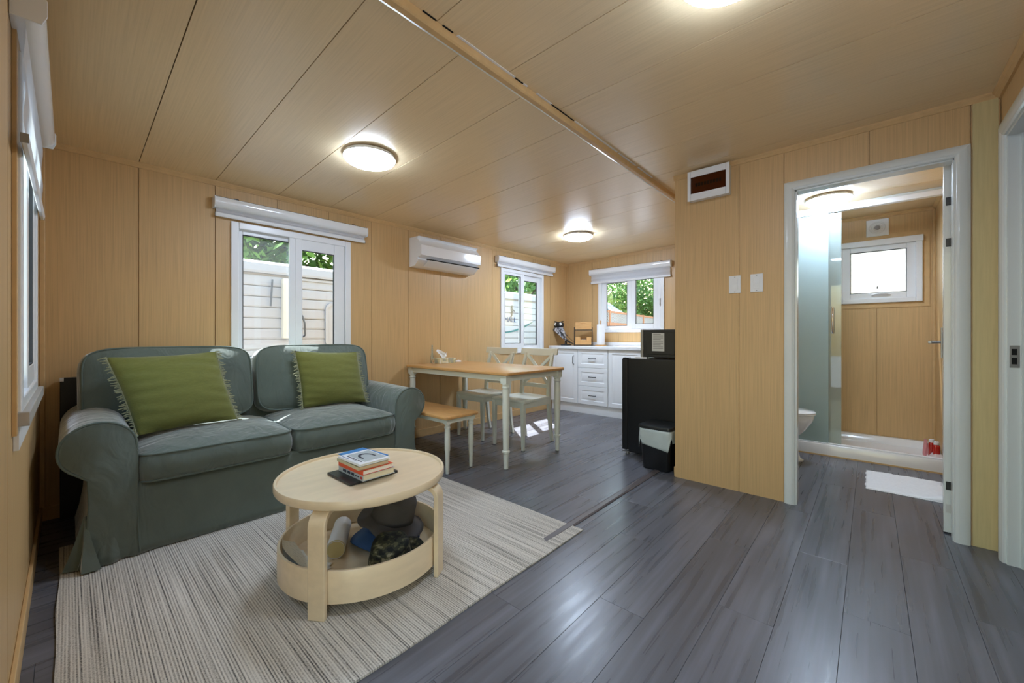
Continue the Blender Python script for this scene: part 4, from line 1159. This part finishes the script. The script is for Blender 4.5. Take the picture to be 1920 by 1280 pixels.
mb = MB(); ring(mb, -.135, .135, -.105, .105, .022, 0, .012, bb=.050, bt=.045)
fv = MB(); fv.v = [(-.051 - (.012 - v[1]) , v[0], v[2]) for v in mb.v]; fv.f = mb.f; fv.m = mb.m; fv.build('cover', 'white_gloss', bb, bevel=.003)
bx(-.056, -.113, -.055, -.054, .113, .060).build('tinted_window', 'amber', bb)
bx(-.0525, -.113, -.055, -.0505, .113, .060).build('inner_panel', 'bamboo', bb)
for k in range(9):
    y = -.076 + k*.019; bx(-.0545, y-.007, -.008, -.0526, y+.007, .016).build('breaker', 'black_plastic', bb)
MB().tube([(-.064, -.03, -.062), (-.066, -.025, -.074), (-.066, .02, -.074), (-.064, .025, -.062)], .0022, 6).build('latch', 'white_plastic', bb)
def switch(label, y):
    t = thing('light_switch', label, 'switch', (PX, y, 1.392), 0, 'white light switches on the partition')
    bx(-.007, -.036, -.059, 0, .036, .059).build('plate', 'white_plastic', t, bevel=.0025)
    bx(-.0085, -.018, -.036, -.006, .018, .036).build('bezel', 'white_gloss', t, bevel=.001)
    MB().add([(-.008, -.015, -.033), (-.008, .015, -.033), (-.012, .015, 0), (-.012, -.015, 0), (-.0085, -.015, .033), (-.0085, .015, .033), (-.004, -.015, -.033), (-.004, .015, -.033), (-.004, -.015, .033), (-.004, .015, .033)],
             [(0,1,2,3), (3,2,5,4), (0,3,4,8,6), (1,7,9,5,2), (4,5,9,8), (0,6,7,1), (6,8,9,7)]).build('rocker', 'white_plastic', t)
    for z in (-.049, .049): MB().lathe([(.001, -.0005), (.0032, 0), (.003, .001), (.001, .0014)], 10, M=T((-.007, 0, z), ry=-90)).build('screw', 'grey_metal', t)
    return t
switch('white rocker light switch nearer the breaker box', .680)
switch('white rocker light switch nearer the bathroom door', .552)

# ------------------------------------------------------------------ bathroom
sh = thing('shower_tray', 'white acrylic shower tray across the end of the bathroom', 'shower tray', (4.78, .29, 0))
xs0, xs1, ys0, ys1 = 4.412, EX-.002, -.43, 1.018
def rr4(i, z): return [(xs0+i, ys0+i, z), (xs1-i, ys0+i, z), (xs1-i, ys1-i, z), (xs0+i, ys1-i, z)]
lp(sh, MB().loft([rr4(0, 0), rr4(0, .090), rr4(.006, .102), rr4(.045, .102), rr4(.060, .090), rr4(.085, .045), rr4(.30, .040)]), 'tray', 'acrylic', smooth=True, angle=30)
lp(sh, bx(xs0-.004, ys0, 0, xs0+.002, ys1, .012), 'sealant', 'trim_wood')
sd = thing('shower_screen', 'frosted glass shower screen with a sliding glass door', 'shower screen', (4.44, .6, .102))
lp(sd, bx(4.430, .272, .112, 4.436, 1.015, 2.118), 'fixed_panel', 'frosted')
p2 = lp(sd, bx(4.452, .186, .112, 4.458, .80, 2.118), 'sliding_panel', 'half_frosted')
lp(sd, bx(4.418, -.428, 2.118, 4.470, 1.015, 2.160), 'top_track', 'white_vinyl', .004)
lp(sd, bx(4.422, -.428, .1015, 4.466, 1.015, .112), 'bottom_track', 'white_vinyl', .002)
hm = MB(); hm.tube([(4.452, .243, 1.075), (4.420, .243, 1.075), (4.412, .243, 1.09), (4.412, .243, 1.275), (4.420, .243, 1.29), (4.452, .243, 1.29)], .010, 12)
o = hm.build('handle', 'chrome', None, smooth=True); o.parent = p2
for y in (.25, .62):
    m2 = MB(); m2.lathe([(.001, -.008), (.018, -.008), (.020, 0), (.018, .008), (.001, .008)], 20, M=T((4.452, y, 2.105), ry=90)); lp(sd, m2, 'roller', 'chrome', smooth=True)
cr = struct(bx(4.50, -.43, 2.172, 4.52, 1.02, 2.20).build('trim_14', 'casing', bevel=.004))
# toilet (faces -y)
to = thing('toilet', 'white ceramic toilet half hidden by the left door frame', 'toilet', (4.085, .62, 0))
def egg(w, yf, yb, z, n=36, cy=.0):
    o = []
    for k in range(n):
        a = 2*PI*k/n; s, c = math.sin(a), math.cos(a)
        L = (cy - yf) if s < 0 else (yb - cy)
        o.append((w/2*c, cy + L*s, z))
    return o
MB().loft([egg(.21, -.205, .30, .002), egg(.215, -.21, .30, .015), egg(.19, -.185, .29, .03), egg(.165, -.16, .27, .14), egg(.19, -.165, .27, .20), egg(.28, -.225, .27, .27), egg(.345, -.268, .27, .34), egg(.358, -.278, .27, .375), egg(.355, -.277, .27, .392), egg(.30, -.235, .22, .392), egg(.24, -.19, .16, .33)]).build('bowl', 'ceramic', to, smooth=True, angle=60)
MB().loft([egg(.360, -.284, .25, .3935), egg(.368, -.290, .25, .400), egg(.362, -.286, .25, .408), egg(.24, -.20, .17, .408), egg(.235, -.195, .165, .3935)], caps=False).build('seat', 'ceramic', to, smooth=True, angle=60)
MB().loft([egg(.362, -.286, .25, .409), egg(.368, -.290, .25, .415), egg(.355, -.280, .245, .424), egg(.20, -.14, .14, .428)]).build('lid', 'ceramic', to, smooth=True, angle=60)
bx(-.20, .235, .37, .20, .395, .74).build('tank', 'ceramic', to, bevel=.025, seg=4)
bx(-.21, .228, .742, .21, .398, .775).build('tank_lid', 'ceramic', to, bevel=.012, seg=3)
bx(-.10, .20, .02, .10, .34, .37).build('rear_pedestal', 'ceramic', to, bevel=.03, seg=4)
# bath mat / folded towel on the floor
tw = thing('bath_towel', 'folded white ribbed towel lying on the bathroom floor', 'towel', (3.90, -.175, .0005))
NX_, NY_ = 40, 30; g = []; gb = []
for i in range(NX_+1):
    for j in range(NY_+1):
        x = -.245 + .49*i/NX_ + .01*noise.noise(Vector((0, j*.2, 1))); y = -.20 + .40*j/NY_ + .008*noise.noise(Vector((i*.2, 0, 4)))
        z = .012 + .003*noise.noise(Vector((x*12, y*12, 0))) + .0012*math.sin(y*330)
        cnr = max(0, 1 - math.hypot(x+.245, (y+.20)*.9)/.13)
        z += .030*cnr**1.2
        e = min(i, NX_-i)/2, min(j, NY_-j)/2
        k = min(1, min(e)/1.0); z = z*(.45+.55*k)
        g.append((x, y, z)); gb.append((x, y, max(.0006, z-.012)))
fs = [(i*(NY_+1)+j, (i+1)*(NY_+1)+j, (i+1)*(NY_+1)+j+1, i*(NY_+1)+j+1) for i in range(NX_) for j in range(NY_)]
mb = MB(); mb.add(g, fs); mb.add(gb, [tuple(reversed(f)) for f in fs]); o_ = len(g)
ed = [(i, 0) for i in range(NX_)] + [(NX_, j) for j in range(NY_)] + [(NX_-i, NY_) for i in range(NX_)] + [(0, NY_-j) for j in range(NY_)]
q = [i*(NY_+1)+j for i, j in ed]
mb.f += [(q[k], q[(k+1) % len(q)], q[(k+1) % len(q)]+o_, q[k]+o_) for k in range(len(q))]; mb.m += [0]*len(q)
mb.build('towel_layer', 'towel', tw, smooth='all')
bx(-.255, -.205, 0, .235, .198, .004).build('lower_layer', 'towel', tw, bevel=.0015)
# toiletries on the tray floor
pm('red_liquid', srgb(176, 24, 16), .15, var=.05, coat=.5); pm('pink', srgb(226, 150, 150), .5)
bo = thing('shampoo_bottle', 'small red bottle with a white cap in the shower corner', 'bottle', (4.74, -.375, .046))
MB().loft([[(x, y, z) for x, y in rrect(.050*k, .040*k, .012*k, 4)] for z, k in ((0, .94), (.004, 1), (.110, 1), (.122, .9), (.126, .6))]).build('body', 'red_liquid', bo, smooth=True, angle=40)
MB().lathe([(.014, .126), (.017, .128), (.017, .150), (.014, .152)], 18).build('cap', 'white_plastic', bo, smooth=True, angle=40)
bo2 = copy_tree(bo, None, 'second red bottle mostly hidden by the open bathroom door'); bo2.location = (4.66, -.395, .046)
bo['group'] = bo2['group'] = 'red bottles in the shower'
tb_ = thing('cream_tube', 'pale pink tube standing behind the red bottle', 'tube', (4.80, -.345, .046), R(20))
MB().loft([[(x, y, z) for x, y in rrect(w, d_, .004, 3)] for z, w, d_ in ((0, .030, .028), (.02, .034, .030), (.13, .042, .006), (.135, .042, .004))]).build('body', 'pink', tb_, smooth=True, angle=40)
MB().lathe([(.012, 0), (.0125, .001), (.0125, .002)], 12, (0, 0, -.0005)).build('cap', 'white_plastic', tb_)
# exhaust vent
ve = thing('exhaust_fan', 'square white exhaust fan above the bathroom window', 'fan', (EX, -.050, 2.075))
bx(-.014, -.080, -.080, 0, .080, .080).build('plate', 'white_plastic', ve, bevel=.003)
for k in range(3):
    r_ = .030 + k*.013
    MB().tube([(-.0155, r_*math.cos(a), r_*math.sin(a)) for a in [2*PI*j/32 for j in range(32)]], .0032, 6, closed=True).build('grille_ring', 'white_gloss', ve, smooth=True)
for k in range(8):
    a = k*PI/4+.2; MB().tube([(-.0155, .020*math.cos(a), .020*math.sin(a)), (-.0155, .058*math.cos(a), .058*math.sin(a))], .0026, 6).build('grille_bar', 'white_gloss', ve)
MB().lathe([(.001, .0), (.022, .001), (.020, .005), (.001, .006)], 20, M=T((-.0145, 0, 0), ry=-90)).build('hub', 'grey_metal', ve, smooth=True)
# ------------------------------------------------------------------ outside
pm('gravel', srgb(128, 128, 130), .95, var=.2, scale=20, bmp=.5, bscale=60)
gr = struct(bx(-30, -30, -.55, 40, 40, -.45).build('ground', 'gravel'), 'pale gravel ground outside')
pm('trailer_white', srgb(152, 158, 168), .35, var=.03, scale=2); pm('trailer_text', srgb(10, 70, 120), .5); pm('trailer_teal', srgb(16, 96, 100), .5); pm('trailer_grey', srgb(70, 76, 84), .5); pm('trailer_beige', srgb(206, 200, 184), .5)
trl = thing('travel_trailer', 'white ribbed travel trailer parked outside the windows', 'trailer', (2, 6, -.45))
TY = 5.0
lp(trl, bx(-4, TY+.03, -.05, 7.6, TY+2.3, 1.83), 'body', 'trailer_white')
zb = -.05
for k in range(15):
    z0, z1 = zb + k*.118, zb + (k+1)*.118
    m2 = MB(); m2.prism([(TY+.03, z0+.004), (TY+.006, z0+.004), (TY+.002, z0+.018), (TY+.008, z1-.022), (TY+.012, z1-.003), (TY+.03, z1)], 'x', -4, 7.6)
    lp(trl, m2, 'siding_board', 'trailer_white')
m2 = MB(); m2.prism([(TY-.02, 1.745), (TY-.024, 1.77), (TY-.018, 1.85), (TY+.05, 1.885), (TY+2.3, 1.90), (TY+2.3, 1.84), (TY+.03, 1.745)], 'x', -4.02, 7.62); lp(trl, m2, 'roof_edge', 'trailer_white')
for x0 in (1.80, 2.70): lp(trl, bx(x0, TY-.006, .05, x0+.03, TY+.01, 1.72), 'door_trim', 'trailer_white', .004)
lp(trl, bx(1.80, TY-.006, 1.70, 2.73, TY+.01, 1.73), 'door_trim', 'trailer_white', .004)
m2 = MB(); m2.v = []
rw = [(x, z) for x, z in rrect(.50, .56, .09, 6, 2.36, 1.18)]; rw2 = [(x, z) for x, z in rrect(.44, .50, .07, 6, 2.36, 1.18)]
m2.loft([[(x, TY-.004, z) for x, z in rw], [(x, TY-.022, z) for x, z in rw], [(x, TY-.022, z) for x, z in rw2], [(x, TY-.012, z) for x, z in rw2]])
o = m2.build('door_window', 'trailer_white', None); adopt(trl, o)
lp(trl, MB().tube([(1.83, TY-.004, 1.30), (1.83, TY-.05, 1.28), (1.85, TY-.06, 1.20), (1.86, TY-.05, 1.06), (1.86, TY-.004, 1.04)], .010, 8), 'grab_handle', 'trailer_grey')
lp(trl, bx(1.62, TY-.07, 1.02, 1.70, TY+.005, 1.70), 'awning_arm', 'trailer_beige', .006)
lp(trl, MB().tube([(1.52, TY-.03, 1.68), (1.50, TY-.04, 1.38)], .010, 6), 'strut', 'trailer_grey')
def tadopt(o): o.parent = trl; o.matrix_parent_inverse = Matrix.Translation((-2, -6, .45)); return o
o = lettering('MALL', .135, (5.51, TY-.002, 1.352), (R(90), 0, 0), 'trailer_text', None, 'lettering', .002)
sk_ = o; o.data.transform(Matrix.Shear('XY', 4, (.25, 0))); tadopt(o)
# small running figure emblem
m2 = MB(); y = TY-.002
def flat(pts, t_=.004): m2.loft([[(x, y+.004, z) for x, z in pts], [(x, y-t_, z) for x, z in pts]])
flat([(5.56+.022*math.cos(a), 1.60+.026*math.sin(a)) for a in [k*PI/5 for k in range(10)]])
flat([(5.535, 1.575), (5.575, 1.57), (5.590, 1.52), (5.575, 1.49), (5.545, 1.50), (5.530, 1.54)])
flat([(5.545, 1.505), (5.575, 1.50), (5.570, 1.455), (5.555, 1.425), (5.540, 1.46)])
flat([(5.555, 1.43), (5.568, 1.44), (5.535, 1.405), (5.490, 1.395), (5.495, 1.405), (5.53, 1.42)])
flat([(5.575, 1.56), (5.625, 1.53), (5.635, 1.51), (5.58, 1.535)])
tadopt(m2.build('emblem', 'trailer_grey'))
m2 = MB(); up = []; lo = []
for i in range(25):
    u = i/24; x = 5.30 + .95*u; z = 1.11 + .06*u + .20*u*u; w = .030*math.sin(PI*min(1, u*1.05+.02))**.7 + .003
    up.append((x, z+w*.5)); lo.append((x, z-w*.5))
m2.loft([[(up[i][0], TY+.002, up[i][1]), (lo[i][0], TY+.002, lo[i][1]), (lo[i][0], TY-.004, lo[i][1]), (up[i][0], TY-.004, up[i][1])] for i in range(25)])
tadopt(m2.build('stripe', 'trailer_teal'))
# trees
def leaf_mat(name, c1, c2):
    m, n, l, b = nodes(name)
    f = noi(n, l, coords(n, l, (1, 1, 1)), 2.4, 4)
    l.new(ramp(n, l, f, [(.3, c1), (.7, c2)]), b.inputs['Base Color']); b.inputs['Roughness'].default_value = .55
    tl = n.new('ShaderNodeBsdfTranslucent'); tl.inputs[0].default_value = sc(c2, 1.2)
    mx = n.new('ShaderNodeMixShader'); mx.inputs[0].default_value = .35
    out = n['Material Output']; l.new(b.outputs[0], mx.inputs[1]); l.new(tl.outputs[0], mx.inputs[2]); l.new(mx.outputs[0], out.inputs[0])
leaf_mat('leaf_a', srgb(72, 112, 52), srgb(136, 172, 84)); leaf_mat('leaf_b', srgb(66, 106, 62), srgb(122, 162, 90)); leaf_mat('leaf_c', srgb(96, 130, 56), srgb(166, 186, 98))
pm('bark', srgb(96, 84, 72), .9, var=.2, scale=10, bmp=.5)
def tree(label, x, y, h, rad, mat, seed, nl=6500, low=.25):
    rnd = random.Random(seed)
    t = thing('tree', label, 'tree', (x, y, -.45), 0, 'trees outside')
    MB().tube([(0, 0, 0), (.05, .03, h*.25), (-.04, .05, h*.5), (.06, 0, h*.8)], .14, 8, r1=.03).build('trunk', 'bark', t, smooth=True)
    for k in range(4):
        a = rnd.random()*6.28; z = h*(.35+.12*k)
        MB().tube([(0, 0, z), (rad*.35*math.cos(a), rad*.35*math.sin(a), z+h*.08), (rad*.7*math.cos(a), rad*.7*math.sin(a), z+h*.2)], .05, 6, r1=.012).build('branch', 'bark', t, smooth=True)
    cl = [(rnd.gauss(0, .45)*rad, rnd.gauss(0, .45)*rad, h*(low + (1-low)*rnd.random()), rad*rnd.uniform(.28, .5)) for _ in range(44)]
    mb = MB()
    for k in range(nl):
        cx, cy, cz, cr_ = cl[k % len(cl)]
        v = Vector((rnd.gauss(0, 1), rnd.gauss(0, 1), rnd.gauss(0, .8))); v = v.normalized()*cr_*rnd.uniform(.6, 1.05)
        p = Vector((cx, cy, cz)) + v; s = rnd.uniform(.09, .16)*(.5 if h < 2 else 1)
        q = Euler((rnd.uniform(-1, 1), rnd.uniform(-1, 1), rnd.random()*6.28)).to_matrix()
        mb.add([p + q @ Vector(w) for w in ((-s, 0, 0), (0, -s*.5, s*.12), (s, 0, 0), (0, s*.5, s*.12))], [(0, 1, 2, 3)])
    f = mb.build('foliage', mat, t); f['kind'] = 'stuff'
    return t
tree('leafy tree rising over the trailer roof, leftmost in the tall window', 1.2, 9.3, 5.2, 1.9, 'leaf_a', 1)
tree('leafy tree behind the trailer, seen in the left pane of the tall window', 3.3, 10.2, 6.0, 2.0, 'leaf_b', 2)
tree('bright yellow-green tree behind the trailer, in the right pane of the tall window', 5.4, 9.6, 5.4, 2.0, 'leaf_c', 3)
tree('green tree behind the trailer between the two window views', 8.3, 11.0, 6.0, 2.2, 'leaf_a', 4)
tree('dark green tree over the trailer, seen in the window behind the chairs', 11.2, 9.8, 5.5, 2.1, 'leaf_b', 5)
tree('pale green tree at the trailer end, seen in the window behind the chairs', 13.4, 12.6, 6.0, 2.2, 'leaf_a', 6)
tree('bright green tree beyond the lattice fence, left in the kitchen window', 18.2, 12.2, 7.0, 2.9, 'leaf_c', 7, 11000, .12)
tree('green tree beyond the lattice fence, in the right half of the kitchen window', 22.0, 10.0, 7.6, 3.2, 'leaf_b', 8, 14000, .12)
tree('tall green tree beyond the fence, far right of the kitchen window', 23.0, 6.6, 6.5, 2.4, 'leaf_a', 9, 8500, .12)
tree('low leafy shrub at the trailer side below the teal stripe', 7.05, 4.72, 1.75, .5, 'leaf_c', 10, 900, .3)
# lattice fence receding beyond the kitchen window
pm('cedar', srgb(170, 116, 82), .7, var=.1, scale=4, stretch=(1, 1, 6))
fe = thing('lattice_fence', 'wooden fence with a white lattice top outside the kitchen window', 'fence', (8.3, 5.98, -.45), math.atan2(.36, 2.95))
pm('lattice_white', srgb(186, 182, 178), .6)
FL = 11.0; zt = 1.90 + .45
for k in range(7):
    x = k*FL/6; bx(x-.045, -.045, 0, x+.045, .045, zt+.02).build('post', 'cedar', fe)
for z in (zt-.03, zt-.42, .2): bx(0, -.02, z-.035, FL, .02, z+.035).build('rail', 'cedar', fe)
mb = MB(); s = .085
for k in range(int(FL/s)+5):
    for sg, yy in ((1, -.012), (-1, .004)):
        x = k*s - .2; h_ = .34; z0 = zt-.40
        a = [(x, z0), (x+.034, z0), (x+.034+sg*h_, z0+h_), (x+sg*h_, z0+h_)]
        mb.loft([[(p[0], yy, p[1]) for p in a], [(p[0], yy+.008, p[1]) for p in a]])
o = mb.build('lattice', 'lattice_white', fe); o['kind'] = 'stuff'
for k in range(int(FL/.145)):
    x = k*.145; bx(x, -.014, .05, x+.135, .006, zt-.45).build('fence_board', 'cedar', fe)
    bx(x, .030, zt-.45, x+.135, .045, zt-.04).build('fence_board', 'cedar', fe)
pm('shed_roof', srgb(150, 160, 172), .6)
sr = thing('garden_shed', 'grey shed with a pitched roof behind the fence', 'shed', (15.5, 9.0, -.45), R(15))
bx(-1.4, -1.1, 0, 1.4, 1.1, 2.3).build('walls', 'trailer_beige', sr)
MB().prism([(-1.3, 2.25), (0, 3.15), (1.3, 2.25), (1.3, 2.33), (0, 3.24), (-1.3, 2.33)], 'x', -1.6, 1.6).build('roof', 'shed_roof', sr)
